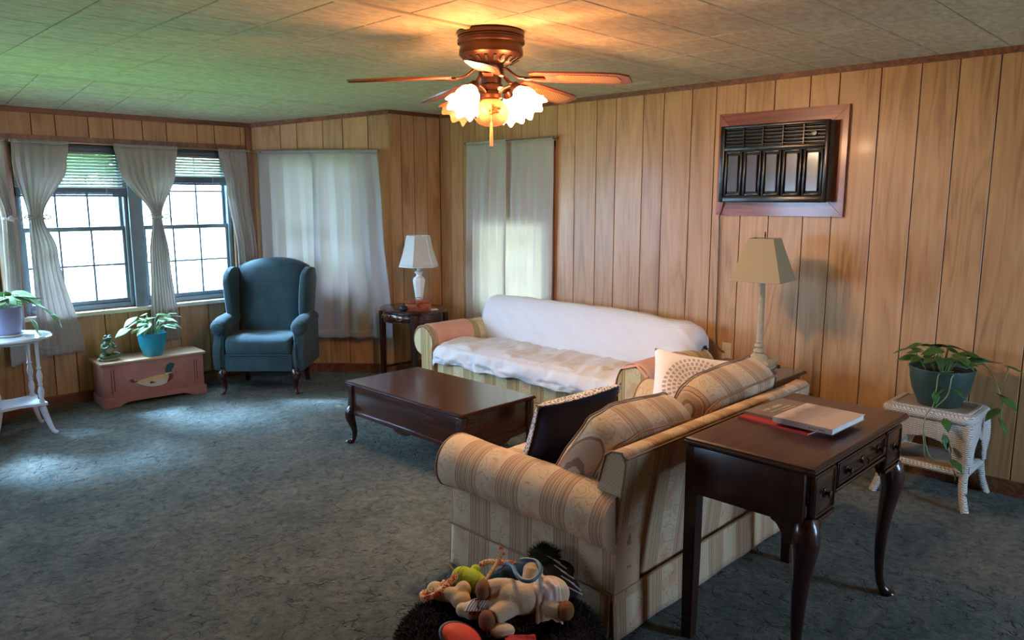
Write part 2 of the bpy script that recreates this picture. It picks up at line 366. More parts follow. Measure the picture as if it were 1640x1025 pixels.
    col = t.math('SINE', t.math('ADD', t.math('MULTIPLY', t.math('ADD', s[0], s[1]), 330.0), par))
    hgt = t.math('ADD', t.math('MULTIPLY', row, .5), col)
    t.set(t.ramp(hgt, [(.0, srgb(176, 164, 148)), (.2, srgb(226, 218, 206)), (.8, srgb(246, 242, 234))]), .6); t.bump(hgt, .7, .004); m['wicker'] = t.m
    t = NT('woven_cane'); v = t.coord(); s = t.sep(v)
    h = t.math('MULTIPLY', t.math('SINE', t.math('MULTIPLY', s[0], 520.0)), t.math('SINE', t.math('MULTIPLY', s[1], 520.0)))
    t.set(t.ramp(h, [(.2, srgb(150, 132, 112)), (.6, srgb(212, 196, 176))]), .7); t.bump(h, .6, .003); m['cane'] = t.m
    t = NT('fan_cane'); v = t.coord(); s = t.sep(v)
    h = t.math('MULTIPLY', t.math('SINE', t.math('MULTIPLY', s[0], 420.0)), t.math('SINE', t.math('MULTIPLY', s[1], 420.0)))
    t.set(t.ramp(h, [(.35, srgb(120, 70, 34)), (.6, srgb(226, 176, 110))]), .5); m['fancane'] = t.m
    m['blade'] = wood('fan_blade_wood', srgb(88, 44, 26), srgb(140, 78, 48), .35, .3, 'x', 1, .03)
    # leaves, pots
    def leafmat(name, a, b):
        t = NT(name); info = t.new('ShaderNodeObjectInfo'); v = t.coord()
        c = t.mix(t.noise(v, 30, 3), a, b); hv = t.new('ShaderNodeHueSaturation'); t.link(t.math('ADD', t.math('MULTIPLY', info.outputs['Random'], .5), .75), hv.inputs['Value']); t.link(c, hv.inputs['Color'])
        t.set(hv.outputs[0], .4); tl = t.new('ShaderNodeBsdfTranslucent'); t.link(hv.outputs[0], tl.inputs[0]); mx = t.new('ShaderNodeMixShader'); mx.inputs[0].default_value = .3
        t.link(t.p.outputs[0], mx.inputs[1]); t.link(tl.outputs[0], mx.inputs[2]); t.link(mx.outputs[0], t.out.inputs[0]); return t.m
    m['leaf'] = leafmat('pothos_leaf', srgb(52, 92, 44), srgb(88, 128, 58)); m['leafpale'] = leafmat('pale_pothos_leaf', srgb(112, 156, 96), srgb(160, 190, 130))
    m['stem'] = plain('plant_stem', srgb(120, 140, 84), .5); m['soil'] = plain('potting_soil', srgb(44, 36, 30), .95, bump=.5)
    m['greenpot'] = plain('dark_green_pot', srgb(50, 68, 58), .45, var=.06); m['turq'] = plain('turquoise_pot', srgb(40, 150, 172), .35, var=.05); m['mauve'] = plain('mauve_grey_pot', srgb(132, 134, 164), .45, var=.05)
    m['marble'] = plain('white_marble', srgb(218, 220, 220), .18, coat=.5, var=.1)
    m['frog'] = plain('green_glaze', srgb(78, 104, 74), .3, var=.25, vscale=20); m['frogpale'] = plain('pale_green_glaze', srgb(150, 160, 120), .35, var=.2, vscale=25)
    # outdoors
    t = NT('sunlit_ground'); v = t.coord(); n = t.noise(v, .9, 5, .65); t.set(t.ramp(n, [(.35, srgb(150, 146, 130)), (.6, srgb(226, 218, 200))]), .9); m['ground'] = t.m
    t = NT('bounce_lawn'); v = t.coord(); n = t.noise(v, 6, 4); t.set(t.ramp(n, [(.3, srgb(84, 128, 44)), (.7, srgb(140, 176, 76))]), .9); m['bounce_lawn'] = t.m
    m['bark'] = plain('tree_bark', srgb(110, 104, 96), .9, var=.3, vscale=14, bump=.6, bscale=20); m['bush'] = leafmat('shrub_leaf', srgb(70, 130, 60), srgb(120, 176, 96))
    m['added_eave'] = plain('added_eave_board', srgb(150, 140, 128), .8)
    m['siding'] = plain('siding', srgb(190, 186, 176), .7)
    # fan glass
    def lampglass(name, emit):
        t = NT(name); v = t.coord(); t.set(srgb(238, 176, 140) if not emit else srgb(250, 226, 190), .3)
        tp = t.new('ShaderNodeBsdfTransparent'); tp.inputs[0].default_value = (1, .50, .24, 1) if emit else (1, .8, .66, 1)
        tl = t.new('ShaderNodeBsdfTranslucent'); tl.inputs[0].default_value = srgb(240, 180, 140)
        m1 = t.new('ShaderNodeMixShader'); m1.inputs[0].default_value = .5; t.link(t.p.outputs[0], m1.inputs[1]); t.link(tl.outputs[0], m1.inputs[2])
        m2 = t.new('ShaderNodeMixShader'); m2.inputs[0].default_value = .45 if emit else .12; t.link(m1.outputs[0], m2.inputs[1]); t.link(tp.outputs[0], m2.inputs[2]); last = m2.outputs[0]
        if emit:
            em = t.new('ShaderNodeEmission'); em.inputs[0].default_value = (1, .62, .34, 1); em.inputs[1].default_value = emit
            ad = t.new('ShaderNodeAddShader'); t.link(last, ad.inputs[0]); t.link(em.outputs[0], ad.inputs[1]); last = ad.outputs[0]
        t.link(last, t.out.inputs[0]); return t.m
    m['glass_lit'] = lampglass('lit_shade_glass', 5.0); m['glass_off'] = lampglass('peach_shade_glass', 0)
    t = NT('bulb'); em = t.new('ShaderNodeEmission'); em.inputs[0].default_value = (1, .7, .42, 1); em.inputs[1].default_value = 30; t.link(em.outputs[0], t.out.inputs[0]); m['bulb'] = t.m
    m['rose'] = plain('rose_print', srgb(206, 74, 44), .5, var=.35, vscale=60)
    m['fob'] = plain('peach_wood_fob', srgb(222, 140, 96), .4)
    # toys
    m['plush'] = plain('beige_plush', srgb(206, 172, 134), .95, var=.08, bump=.35, bscale=140, sheen=.2); m['hoof'] = plain('brown_plush', srgb(124, 72, 36), .95, var=.15, bump=.4, bscale=140)
    m['lime'] = plain('lime_plush', srgb(172, 184, 44), .9, var=.12, bump=.4, bscale=60); m['orange'] = plain('orange_red_cloth', srgb(226, 66, 34), .6); m['maroon'] = plain('maroon_cloth', srgb(120, 30, 30), .8)
    m['hose'] = plain('blue_grey_hose', srgb(66, 96, 110), .4); m['whitecloth'] = plain('pale_pink_cloth', srgb(222, 192, 174), .85, bump=.2, bscale=30); m['bluecloth'] = plain('blue_knit', srgb(44, 72, 98), .9, var=.25, vscale=60)
    m['tanrope'] = plain('tan_rope', srgb(196, 150, 90), .85, var=.2, vscale=80); m['duckgreen'] = plain('dark_green_fur', srgb(44, 58, 34), .95, var=.4, vscale=40); m['darkbrown'] = plain('dark_brown_fur', srgb(56, 38, 28), .95, var=.35, vscale=40)
    t = NT('braided_rope'); v = t.coord(); w = t.noise(v, 55, 2); t.set(t.ramp(w, [(.38, srgb(196, 84, 50)), (.45, srgb(230, 190, 150)), (.55, srgb(214, 130, 60)), (.62, srgb(236, 222, 200))], 'CONSTANT'), .9); m['rope'] = t.m
    m['red'] = plain('red_cloth', srgb(176, 34, 40), .8, var=.3, vscale=60); m['fur'] = plain('charcoal_fur', srgb(52, 45, 44), .95, var=.3, vscale=5, spec=.1)
    m['stickwhite'] = plain('white_felt', srgb(210, 196, 190), .9)
    # paper things
    m['paper'] = plain('page_edges', srgb(226, 222, 210), .8); m['redcover'] = plain('red_cover', srgb(176, 52, 40), .45); m['greycover'] = plain('grey_brown_cover', srgb(128, 110, 94), .35, var=.05)
    t = NT('landscape_cover'); v = t.coord(); s = t.sep(v); n = t.noise(t.mapping(v, (1, 3, 1)), 14, 4)
    gg = t.math('ADD', t.math('MULTIPLY', s[1], 4.2), t.math('MULTIPLY', n, .35)); t.set(t.ramp(gg, [(.0, srgb(206, 184, 170)), (.25, srgb(168, 146, 138)), (.45, srgb(150, 130, 124)), (.6, srgb(222, 196, 178)), (.9, srgb(230, 208, 190))]), .32, coat=.3); m['landscape'] = t.m
    m['ink'] = plain('white_ink', srgb(226, 216, 200), .6); m['darkink'] = plain('dark_ink', srgb(110, 84, 78), .6)
build_materials()
M = MAT

# ------------------------------------------------------------------ the room: floor, ceiling, walls
floor = struct(MB().box(XL-.2, XD+.2, YB-.2, YA+.2, -.12, 0).build('floor', M['carpet'], smooth=0))
floor['label'] = 'blue grey sculpted wall-to-wall carpet'

# ceiling: flat part, sloped bay part, square tiles as parts
ceil_mb = MB().box(XL-.2, XD+.2, YB-.2, YC+.0, H+.012, H+.14)
v = [(XBL-.4, YC, H+.012), (XB+.4, YC, H+.012), (XB+.4, YA+.2, HA+.012-.2*(H-HA)/(YA-YC)), (XBL-.4, YA+.2, HA+.012-.2*(H-HA)/(YA-YC))]
ceil_mb.add(v+[(a, b, c+.12) for a, b, c in v], [(0, 1, 2, 3), (7, 6, 5, 4), (0, 4, 5, 1), (1, 5, 6, 2), (2, 6, 7, 3), (3, 7, 4, 0)])
ceiling = struct(ceil_mb.build('ceiling', M['tilejoint'], smooth=0)); ceiling['label'] = 'low ceiling of pale mottled square tiles'
TP = .327; _tile = {}
def tile_mesh(w, d):
    k = (round(w, 3), round(d, 3))
    if k not in _tile: 
        g = .0022; b = .004
        r = lambda i, z: [(-w/2+i, -d/2+i, z), (w/2-i, -d/2+i, z), (w/2-i, d/2-i, z), (-w/2+i, d/2-i, z)]
        _tile[k] = MB().loft([r(g, .012), r(g, .003), r(g+b, 0)]).mesh('tile', M['tile'], 0)
    return _tile[k]
slope = atan2(HA-H, YA-YC)
for i in range(-9, 6):
    for j in range(-7, 13):
        x0, x1 = 3.05+i*TP, 3.05+(i+1)*TP; y0, y1 = 2.65+j*TP, 2.65+(j+1)*TP
        x1 = min(x1, XD-.012); 
        if x1-x0 < .02 or x1 < .15 or (y1 < 1.4 and x1 < 1.2): continue
        if y0 >= YC-.01:
            lim = XB-(y0-YC)*(XB-XAB)/(YA-YC); liml = XBL+(y0-YC)*(XAL-XBL)/(YA-YC)
            if x0 > lim or x1 < liml or y0 > YA: continue
        if y0 < YC-.01 and y1 > YC+.01:
            for a, b in ((y0, YC), (YC, y1)):
                if a >= YC and (x0 > XB-.05 or x1 < XBL): continue
                o = child('tile', tile_mesh(x1-x0, b-a), ceiling, ((x0+x1)/2, (a+b)/2, H if a < YC else H+((a+b)/2-YC)*math.tan(slope)), (slope if a >= YC else 0, 0, 0))
            continue
        ym = (y0+y1)/2
        child('tile', tile_mesh(x1-x0, y1-y0), ceiling, ((x0+x1)/2, ym, H if ym < YC else H+(ym-YC)*math.tan(slope)), (slope if ym > YC else 0, 0, 0))
st = struct(MB().box(XL, XD-.03, 2.635, 2.668, H-.012, H+.006, .004).build('trim_1', M['strip'])); st['label'] = 'pale seam strip across the ceiling tiles'

def wall(name, label, P0, P1, grooves, openings, planks=True, e=(.13, .13), z1=2.5, mat='oak'):
    """wall with interior on its left going P0->P1; boards as parts; openings (u0,u1,z0,z1)"""
    P0 = Vector((*P0, 0)); P1 = Vector((*P1, 0)); L = (P1-P0).length; ang = atan2(P1.y-P0.y, P1.x-P0.x)
    mb = MB(); us = sorted({-e[0], L+e[1], *[u for o in openings for u in o[:2]]})
    def cells(a, b):
        zs = [(0-.12, z1)]
        for (u0, u1, a0, a1) in openings:
            if a >= u0-1e-6 and b <= u1+1e-6: zs = [(-.12, a0), (a1, z1)]
        return zs
    for a, b in zip(us, us[1:]):
        for c, d in cells(a, b): mb.box(a, b, -WT, -.008 if planks else 0, c, d)
    w = struct(mb.build(name, M['groove'] if planks else M[mat], smooth=0)); w['label'] = label
    w.location = P0; w.rotation_euler = (0, 0, ang)
    if planks:
        gs = [0]+sorted(grooves)+[L]
        for a, b in zip(gs, gs[1:]):
            cuts = sorted({a, b, *[u for o in openings for u in o[:2] if a < u < b]}); pm = MB()
            for c, d in zip(cuts, cuts[1:]):
                e0 = .0025 if c == a else 0; e1 = .0025 if d == b else 0
                zs = [(0, z1-.06)]
                for (u0, u1, a0, a1) in openings:
                    if c >= u0-1e-6 and d <= u1+1e-6: zs = [(0, a0), (a1, z1-.06)]
                for z0_, z1_ in zs: 
                    ch = .0022
                    r = lambda i, j, y: [(c+e0+i*(e0 > 0)-a, y, z0_), (d-e1-j*(e1 > 0)-a, y, z0_), (d-e1-j*(e1 > 0)-a, y, z1_), (c+e0+i*(e0 > 0)-a, y, z1_)]
                    pm.loft([r(0, 0, -.008), r(0, 0, -ch), r(ch, ch, 0)])
            o = pm.build('plank', M[mat], w, smooth=0); o.location = (a, 0, 0)
    return w, L, ang, P0
def wpt(W, u, d, z):
    """point on wall W: u along, d into the room, z up"""
    w, L, a, P0 = W; return Vector((P0.x+u*cos(a)-d*sin(a), P0.y+u*sin(a)+d*cos(a), z))

gD = [.45, .63, .82, 1.052, 1.242, 1.43, 1.642, 1.876, 2.052, 2.279, 2.478, 2.689, 2.873, 3.099, 3.273, 3.518, 3.70, 3.915, 4.10, 4.30, 4.50, 4.68, 4.90, 5.07, 5.24, 5.41]
gD = [-1.8+.2*k for k in range(11)]+gD
WD = wall('wall_right', 'oak panelled wall behind the white covered sofa', (XD, YB), (XD, YC), [g-YB for g in gD], [(W_D[0]-YB, W_D[1]-YB, W_D[2], W_D[3])])
WC = wall('wall_far', 'narrow oak panelled wall behind the oval table', (XD, YC), (XB, YC), [.155, .305, .45], [], e=(.13, 0))
WB = wall('wall_bay_side', 'angled oak panelled bay wall behind the armchair', (XB, YC), (XAB, YA), [LB*(1-f) for f in (.22, .34, .527, .67, .85)], [W_B], e=(0, .1))
WA = wall('wall_bay_front', 'oak panelled bay wall around the wide window', (XAB, YA), (XAL, YA), [XAB-x for x in (1.571, 1.729, 1.955, 2.133, 2.353, 2.543, 2.795, 2.946, 3.181)],
          [(XAB-W_A1[1], XAB-W_A1[0], W_A1[2], W_A1[3]), (XAB-W_A2[1], XAB-W_A2[0], W_A2[2], W_A2[3])])
W_L = (.13, 1.13, .72, 2.02)
WL2 = wall('wall_bay_left', 'angled bay wall at the edge of view', (XAL, YA), (XBL, YC), [.2, .42, .6, .83, 1.05], [W_L], e=(.1, 0))
WF2 = wall('wall_far_left', 'panelled wall beside the bay', (XBL, YC), (XL, YC), [], [], False, (0, .13))
WLF = wall('wall_left', 'panelled wall opposite the sofa', (XL, YC), (XL, YB), [], [(.25, 1.25, .8, 1.8)], False)
WBK = wall('wall_behind', 'panelled wall at the camera end of the room', (XL, YB), (XD, YB), [], [(4.85, 5.75, .5, 2.05)], False)

def beam(name, W, u0, u1, d0, d1, z0, z1, mat, za=None, kind='structure', bev=.003, parent=None):
    """board lying along a wall; za gives other end heights for a slanted one"""
    mb = MB(); rings = []
    for u, dz in ((u0, 0), (u1, (za-z0) if za is not None else 0)):
        rings.append([wpt(W, u, d, z+dz) for d, z in ((d0, z0), (d1, z0), (d1, z1), (d0, z1))])
    o = mb.loft(rings).build(name, M[mat], parent, smooth=0)
    if kind: o['kind'] = kind
    return o
# cornice and baseboards
n_trim = [1]
def trim(W, u0, u1, d0, d1, z0, z1, mat, za=None):
    n_trim[0] += 1; return beam('trim_%d' % n_trim[0], W, u0, u1, d0, d1, z0, z1, mat, za)
trim(WD, 1, WD[1], 0, .022, H-.032, H, 'trim'); trim(WC, .0, WC[1], 0, .022, H-.032, H, 'trim'); trim(WB, 0, WB[1], 0, .022, H-.034, H+.002, 'trim', HA-.034); trim(WA, 0, WA[1], 0, .022, HA-.036, HA+.004, 'trim')
trim(WL2, 0, WL2[1], 0, .022, HA-.034, HA+.002, 'trim', H-.034)
for W, nm in ((WD, 'right'), (WC, 'far'), (WB, 'bay_side'), (WA, 'bay_front'), (WL2, 'bay_left')):
    beam('baseboard_'+nm, W, 0, W[1], 0, .012, 0, .085, 'trim')
# window casings: head board over the wide bay window, posts beside it
trim(WA, .06, WA[1]-.0, 0, .02, 2.0, 2.055, 'trimv'); trim(WA, .0, .05, 0, .018, 0, HA-.03, 'trimv'); trim(WA, XAB-W_A1[1]-.06, XAB-W_A1[1], 0, .02, .70, 2.0, 'trimv'); trim(WA, WA[1]-.055, WA[1], 0, .02, .70, 2.0, 'trimv')
trim(WA, .13, WA[1]-.0, 0, .055, .685, .715, 'sill')
trim(WD, W_D[0]-YB-.055, W_D[0]-YB, 0, .02, W_D[2]-.05, 2.05, 'trimv'); trim(WD, W_D[1]-YB, W_D[1]-YB+.055, 0, .02, W_D[2]-.05, 2.05, 'trimv'); trim(WD, W_D[0]-YB-.055, W_D[1]-YB+.055, 0, .02, 2.0, 2.05, 'trim'); trim(WD, W_D[0]-YB-.08, W_D[1]-YB+.08, 0, .05, W_D[2]-.03, W_D[2], 'sill')
trim(WB, W_B[0]-.05, W_B[1]+.05, 0, .02, W_B[3], W_B[3]+.05, 'trim'); trim(WB, W_B[0]-.05, W_B[1]+.05, 0, .04, W_B[2]-.03, W_B[2], 'sill')

# windows: double-hung sashes with muntins; each pane a part
n_win = [0]
def window(W, u0, u1, z0, z1, label, cols=3, rows=2):
    n_win[0] += 1
    w = bpy.data.objects.new('window_%d' % n_win[0], None); C.objects.link(w); struct(w); w['label'] = label
    w.location = wpt(W, u0, 0, 0); w.rotation_euler = (0, 0, W[2])
    wd = u1-u0; zm = (z0+z1)/2-.005; fr = .035; d = -.075
    mb = MB()
    mb.box(0, fr, d-.03, d+.05, z0, z1, .003); mb.box(wd-fr, wd, d-.03, d+.05, z0, z1, .003); mb.box(fr, wd-fr, d-.03, d+.05, z1-fr, z1, .003); mb.box(fr, wd-fr, d-.03, d+.05, z0, z0+fr, .003)
    mb.build('window_frame', M['winframe'], w)
    for k, (a, b, dd) in enumerate(((z0+fr, zm+.018, d+.018), (zm-.018, z1-fr, d-.012))):
        s = MB(); s.box(fr, wd-fr, dd-.012, dd+.012, a, a+.036 if k == 0 else a+.036, .002); s.box(fr, wd-fr, dd-.012, dd+.012, b-.03, b, .002); s.box(fr, fr+.022, dd-.012, dd+.012, a+.036, b-.03, .002); s.box(wd-fr-.022, wd-fr, dd-.012, dd+.012, a+.036, b-.03, .002)
        so_ = s.build('sash', M['winframe'], w)
        x0, x1, a0, b0 = fr+.022, wd-fr-.022, a+.036, b-.03
        for c in range(1, cols): x = lerp(x0, x1, c/cols); MB().box(x-.007, x+.007, dd-.008, dd+.008, a0, b0, .002).build('muntin', M['muntin'], so_)
        for r in range(1, rows):
            z = lerp(a0, b0, r/rows); MB().box(x0, x1, dd-.0075, dd+.0075, z-.007, z+.007, .002).build('muntin', M['muntin'], so_)
        for c in range(cols):
            for r in range(rows):
                MB().box(lerp(x0, x1, c/cols)+.005, lerp(x0, x1, (c+1)/cols)-.005, dd-.002, dd+.002, lerp(a0, b0, r/rows)+.005, lerp(a0, b0, (r+1)/rows)-.005).build('pane', M['glass'], so_, smooth=0)
    c = wpt(W, (u0+u1)/2, -.12, (z0+z1)/2); nrm = (-sin(W[2]), cos(W[2]), 0)
    portal('sky_portal', c, nrm, wd, z1-z0)
    return w
window(WA, XAB-W_A1[1], XAB-W_A1[0], W_A1[2], W_A1[3], 'grey double hung window in the bay beside the armchair')
window(WA, XAB-W_A2[1], XAB-W_A2[0], W_A2[2], W_A2[3], 'grey double hung window in the bay above the pine chest')
window(WB, *W_B, 'window behind the closed grey curtain on the angled wall')
window(WD, W_D[0]-YB, W_D[1]-YB, W_D[2], W_D[3], 'window behind the pale curtain above the white sofa')
window(WL2, *W_L, 'window on the angled bay wall at the edge of view')
window(WLF, .25, 1.25, .8, 1.8, 'window opposite the sofa', 3, 2)
window(WBK, 4.85, 5.75, .5, 2.05, 'window behind the camera', 3, 2)

# outdoors: ground, lawn, added eave, trees and shrubs
struct(MB().box(-60, 60, -50, 90, -.75, -.6).build('ground', M['ground'], smooth=0))
struct(MB().box(-14, 12, YA+.16, 14.5, -.6, -.55).build('bounce_lawn', M['bounce_lawn'], smooth=0))  # unseen grass strip added to bounce green light up to the ceiling
struct(MB().box(XD+.16, XD+.95, YB-.4, YC+.6, 2.42, 2.52, .01).build('added_eave', M['added_eave'], smooth=0))  # unseen slab added to shade the upper window over the sofa

def leafcloud(c, r, n, size, seed):
    rnd = random.Random(seed); mb = MB()
    for _ in range(n):
        while True:
            p = Vector((rnd.uniform(-1, 1), rnd.uniform(-1, 1), rnd.uniform(-1, 1)))
            if .25 < p.length < 1: break
        k = .75+.5*mnoise.noise(p*2.3+Vector((seed, 0, 0))); q = Vector(c)+Vector((p.x*r[0], p.y*r[1], p.z*r[2]))*k
        a = Vector((rnd.uniform(-1, 1), rnd.uniform(-1, 1), rnd.uniform(-.6, .6))).normalized(); b = a.orthogonal().normalized(); b.rotate(Matrix.Rotation(rnd.uniform(0, 6.28), 3, a)); s = size*rnd.uniform(.6, 1.3)
        n0 = a.cross(b)*s*.12
        mb.add([q-a*s, q+b*s*.45+n0, q+a*s, q-b*s*.45+n0], [(0, 1, 2, 3)])
    return mb
def tree(label, loc, h, tr, lean, crowns, seed):
    t = thing('tree', label, 'tree', loc, 0, 'trees in the yard')
    pts = [(lean[0]*k**1.2*h, lean[1]*k**1.2*h, k*h) for k in (0, .12, .3, .5, .7, 1)]
    MB().tube(pts, [tr*1.35, tr*1.08, tr, tr*.9, tr*.72, tr*.4], 14).build('trunk', M['bark'], t)
    for i, (c, r, n) in enumerate(crowns):
        b = MB().tube(catmull([pts[3], Vector(pts[3]).lerp(Vector(c), .5)+Vector((0, 0, .15)), c], 4), [tr*.35*(1-.07*k) for k in range(9)], 8).build('branch', M['bark'], t)
        f = leafcloud(c, r, n, .13, seed+i).build('foliage', M['bush'], t, smooth=0, fix=False); f['kind'] = 'stuff'
    return t
tree('tall tree with leaning grey trunk beyond the bay window', (3.72, 11.3, -.6), 5.2, .2, (.06, .02), [((-.75, -.1, 3.0), (.95, .9, .75), 1500), ((.9, .2, 3.9), (1.3, 1.2, .9), 1200)], 3)
tree('leafy tree far across the sunny yard', (7.2, 21, -.6), 6.5, .22, (-.03, .02), [((-.8, 0, 3.9), (1.7, 1.5, 1.1), 1600), ((1.2, 0, 4.6), (1.6, 1.5, 1.2), 1200)], 11)
for i, (x, y, rx, hz_, lab) in enumerate(((1.75, 7.35, .27, .17, 'low green shrub under the window by the plant stand'), (2.38, 7.4, .25, .15, 'low green shrub under the middle of the bay window'), (2.95, 7.7, .3, .1, 'low green shrub under the window by the armchair'))):
    s = thing('shrub', lab, 'shrub', (x, y, -.55), 0, 'shrubs below the bay window')
    MB().tube([(0, 0, 0), (.02, .01, .5), (0, 0, 1.0)], [.03, .025, .012], 8).build('stem', M['bark'], s)
    f = leafcloud((0, 0, .98+hz_*.4), (rx, .3, hz_+.12), 700, .045, 30+i).build('foliage', M['bush'], s, smooth=0, fix=False); f['kind'] = 'stuff'

# grey post between the two bay windows
trim(WA, XAB-W_A1[0]-.012, XAB-W_A2[1]+.012, 0, .022, .715, 2.0, 'winframe')

# ------------------------------------------------------------------ ceiling fan
FX, FY = 2.555, 2.66
fan = thing('ceiling_fan', 'bronze flush ceiling fan with five cane inset blades and glass tulip lights', 'ceiling fan', (FX, FY, H))
ua = atan2(-FY, -FX)              # direction from the fan to the camera
MB().lathe([(.10, 0), (.150, -.002), (.156, -.010), (.156, -.024), (.150, -.028), (.150, -.034), (.158, -.040), (.158, -.056), (.152, -.060), (.146, -.062), (.146, -.080), (.150, -.086), (.150, -.106), (.138, -.118), (.095, -.142), (.06, -.150), (.02, -.150)], 48).build('motor_housing', M['bronze'], fan)
for k in range(20):
    a = 2*pi*k/20; d = Vector((cos(a), sin(a), 0)); MB().sqtube([d*.132+Vector((0, 0, -.1225)), d*.1+Vector((0, 0, -.1415))], .006, .004, (0, 0, 1)).build('vent_slot', M['blackdeep'], fan)
MB().lathe([(.02, -.145), (.058, -.15), (.06, -.20), (.05, -.206), (.048, -.235), (.056, -.24), (.056, -.252), (.04, -.262), (.02, -.266)], 32).build('hub', M['bronze'], fan)
blade_pts = [(.0, -.045), (.03, -.058), (.30, -.066), (.42, -.064), (.465, -.04), (.465, .04), (.42, .064), (.30, .066), (.03, .058), (0, .045)]
ins_pts = [(.13, -.03), (.16, -.043), (.36, -.046), (.41, -.04), (.425, 0), (.41, .04), (.36, .046), (.16, .043), (.13, .03)]
bm_ = MB().prism(blade_pts, lambda a, b, d: (a, b, d), -.004, .004).mesh('blade', M['blade'], 30)
im_ = MB().prism(ins_pts, lambda a, b, d: (a, b, d), -.0055, .0055).mesh('cane_inset', M['fancane'], 30)
iron = MB().tube(catmull([(.05, 0, -.166), (.08, 0, -.172), (.11, 0, -.195), (.14, 0, -.212), (.19, 0, -.2185)], 4), .011, 8, flat=.6).box(.17, .265, -.022, .022, -.227, -.221, .002).ell((.205, 0, -.222), (.03, .022, .007)).mesh('blade_iron', M['bronze'], 40)
for k in range(5):
    a = ua+radians(-4+72*k)
    io = child('blade_iron', iron, fan, (0, 0, 0), (0, 0, a))
    b = child('blade', bm_, fan, (.20*cos(a), .20*sin(a), -.212), (radians(-12), radians(4.5), a))
    child('cane_inset', im_, b)
MB().lathe([(.02, -.262), (.036, -.266), (.05, -.285), (.05, -.30), (.03, -.31)], 24).build('light_fitter', M['bronze'], fan)
def tulip(flare, name):
    rings = []
    for i, (r, z) in enumerate([(.024, 0), (.03, -.012), (.048, -.035), (.057, -.062), (.058, -.085), (.068, -.108), (.078, -.120)]):
        sc = max(0, (i-3)/3); rings.append([((r*(1+.07*sc*cos(8*t))*cos(t)), (r*(1+.07*sc*cos(8*t))*sin(t)), z-.010*sc*cos(8*t)) for t in [2*pi*j/48 for j in range(48)]])
    return MB().loft(rings, cap=False)
shade_lit = tulip(1, 's').mesh('glass_shade', M['glass_lit'], 60); shade_off = tulip(1, 's').mesh('glass_shade', M['glass_off'], 60)
cup = MB().lathe([(.01, .03), (.022, .026), (.027, .01), (.027, -.006), (.02, -.01)], 20).mesh('socket_cup', M['bronze'], 40)
bulb = MB().ell((0, 0, -.052), (.022, .022, .03)).mesh('bulb', M['bulb'], 60)
for k, (ph, lit) in enumerate(((55, 1), (145, 1), (235, 0), (325, 1))):
    a = ua+radians(ph); d = Vector((cos(a), sin(a), 0)); T = d*.145+Vector((0, 0, -.27)); tilt = radians(42)
    MB().tube(catmull([d*.035+Vector((0, 0, -.285)), d*.07+Vector((0, 0, -.262)), d*.12+Vector((0, 0, -.25)), T+Vector((0, 0, .012))], 5), .0065, 8).build('light_arm', M['bronze'], fan)
    rot = (0, -tilt, a)
    child('socket_cup', cup, fan, T, rot); s = child('glass_shade', shade_lit if lit else shade_off, fan, T, rot)
    if lit:
        child('bulb', bulb, s)
        pl = bpy.data.lights.new('fan_bulb_light', 'POINT'); pl.energy = 36; pl.color = (1, .76, .50); pl.shadow_soft_size = .03
        lo = bpy.data.objects.new('fan_bulb_light', pl); C.objects.link(lo); lo.parent = fan; lo.location = T+d*.052+Vector((0, 0, -.058))
gl = MB().lathe([(.045, -.308), (.052, -.315), (.074, -.335), (.084, -.365), (.080, -.395), (.06, -.418), (.03, -.428), (.004, -.43)], 36).build('glass_bowl', M['glass_off'], fan)
# rose print on the bowl facing the room
cdir = Vector((cos(ua), sin(ua), 0)); sd = Vector((-sin(ua), cos(ua), 0)); rm = MB()
for q in range(9):
    t = q*2.4; rr = .006+.0022*q; c = cdir*.0845+sd*(rr*cos(t)*1.2+.012)+Vector((0, 0, -.362+rr*sin(t)))
    c = c-cdir*(((c-Vector((0, 0, c.z))).dot(sd))**2*6)
    rm.ell(c, (.009, .009, .007), 10, 6)
rm.build('rose_motif', M['rose'], gl)
pc = MB().tube([(cdir.x*.05+sd.x*-.0, cdir.y*.05, -.30), (cdir.x*.09, cdir.y*.09, -.32), (cdir.x*.09, cdir.y*.09, -.42)], .0015, 6).build('pull_chain', M['brass'], fan)
MB().lathe([(.002, -.415), (.006, -.425), (.0085, -.50), (.007, -.528), (.002, -.534)], 12, (cdir.x*.09, cdir.y*.09, 0)).build('pull_fob', M['fob'], pc)
p2 = MB().tube([(cdir.x*.05+sd.x*-.055, cdir.y*.05+sd.y*-.055, -.30), (cdir.x*.07+sd.x*-.07, cdir.y*.07+sd.y*-.07, -.32), (cdir.x*.07+sd.x*-.07, cdir.y*.07+sd.y*-.07, -.37)], .0015, 6).build('pull_chain', M['darkbrass'], fan)
MB().lathe([(.002, -.365), (.006, -.372), (.006, -.395), (.002, -.402)], 10, (cdir.x*.07+sd.x*-.07, cdir.y*.07+sd.y*-.07, 0)).build('pull_fob', M['bronze'], p2)

# ------------------------------------------------------------------ air conditioner let into the wall
ac = thing('air_conditioner', 'black through-wall air conditioner in a red cedar frame', 'air conditioner', (XD, 2.2225, 1.8125))
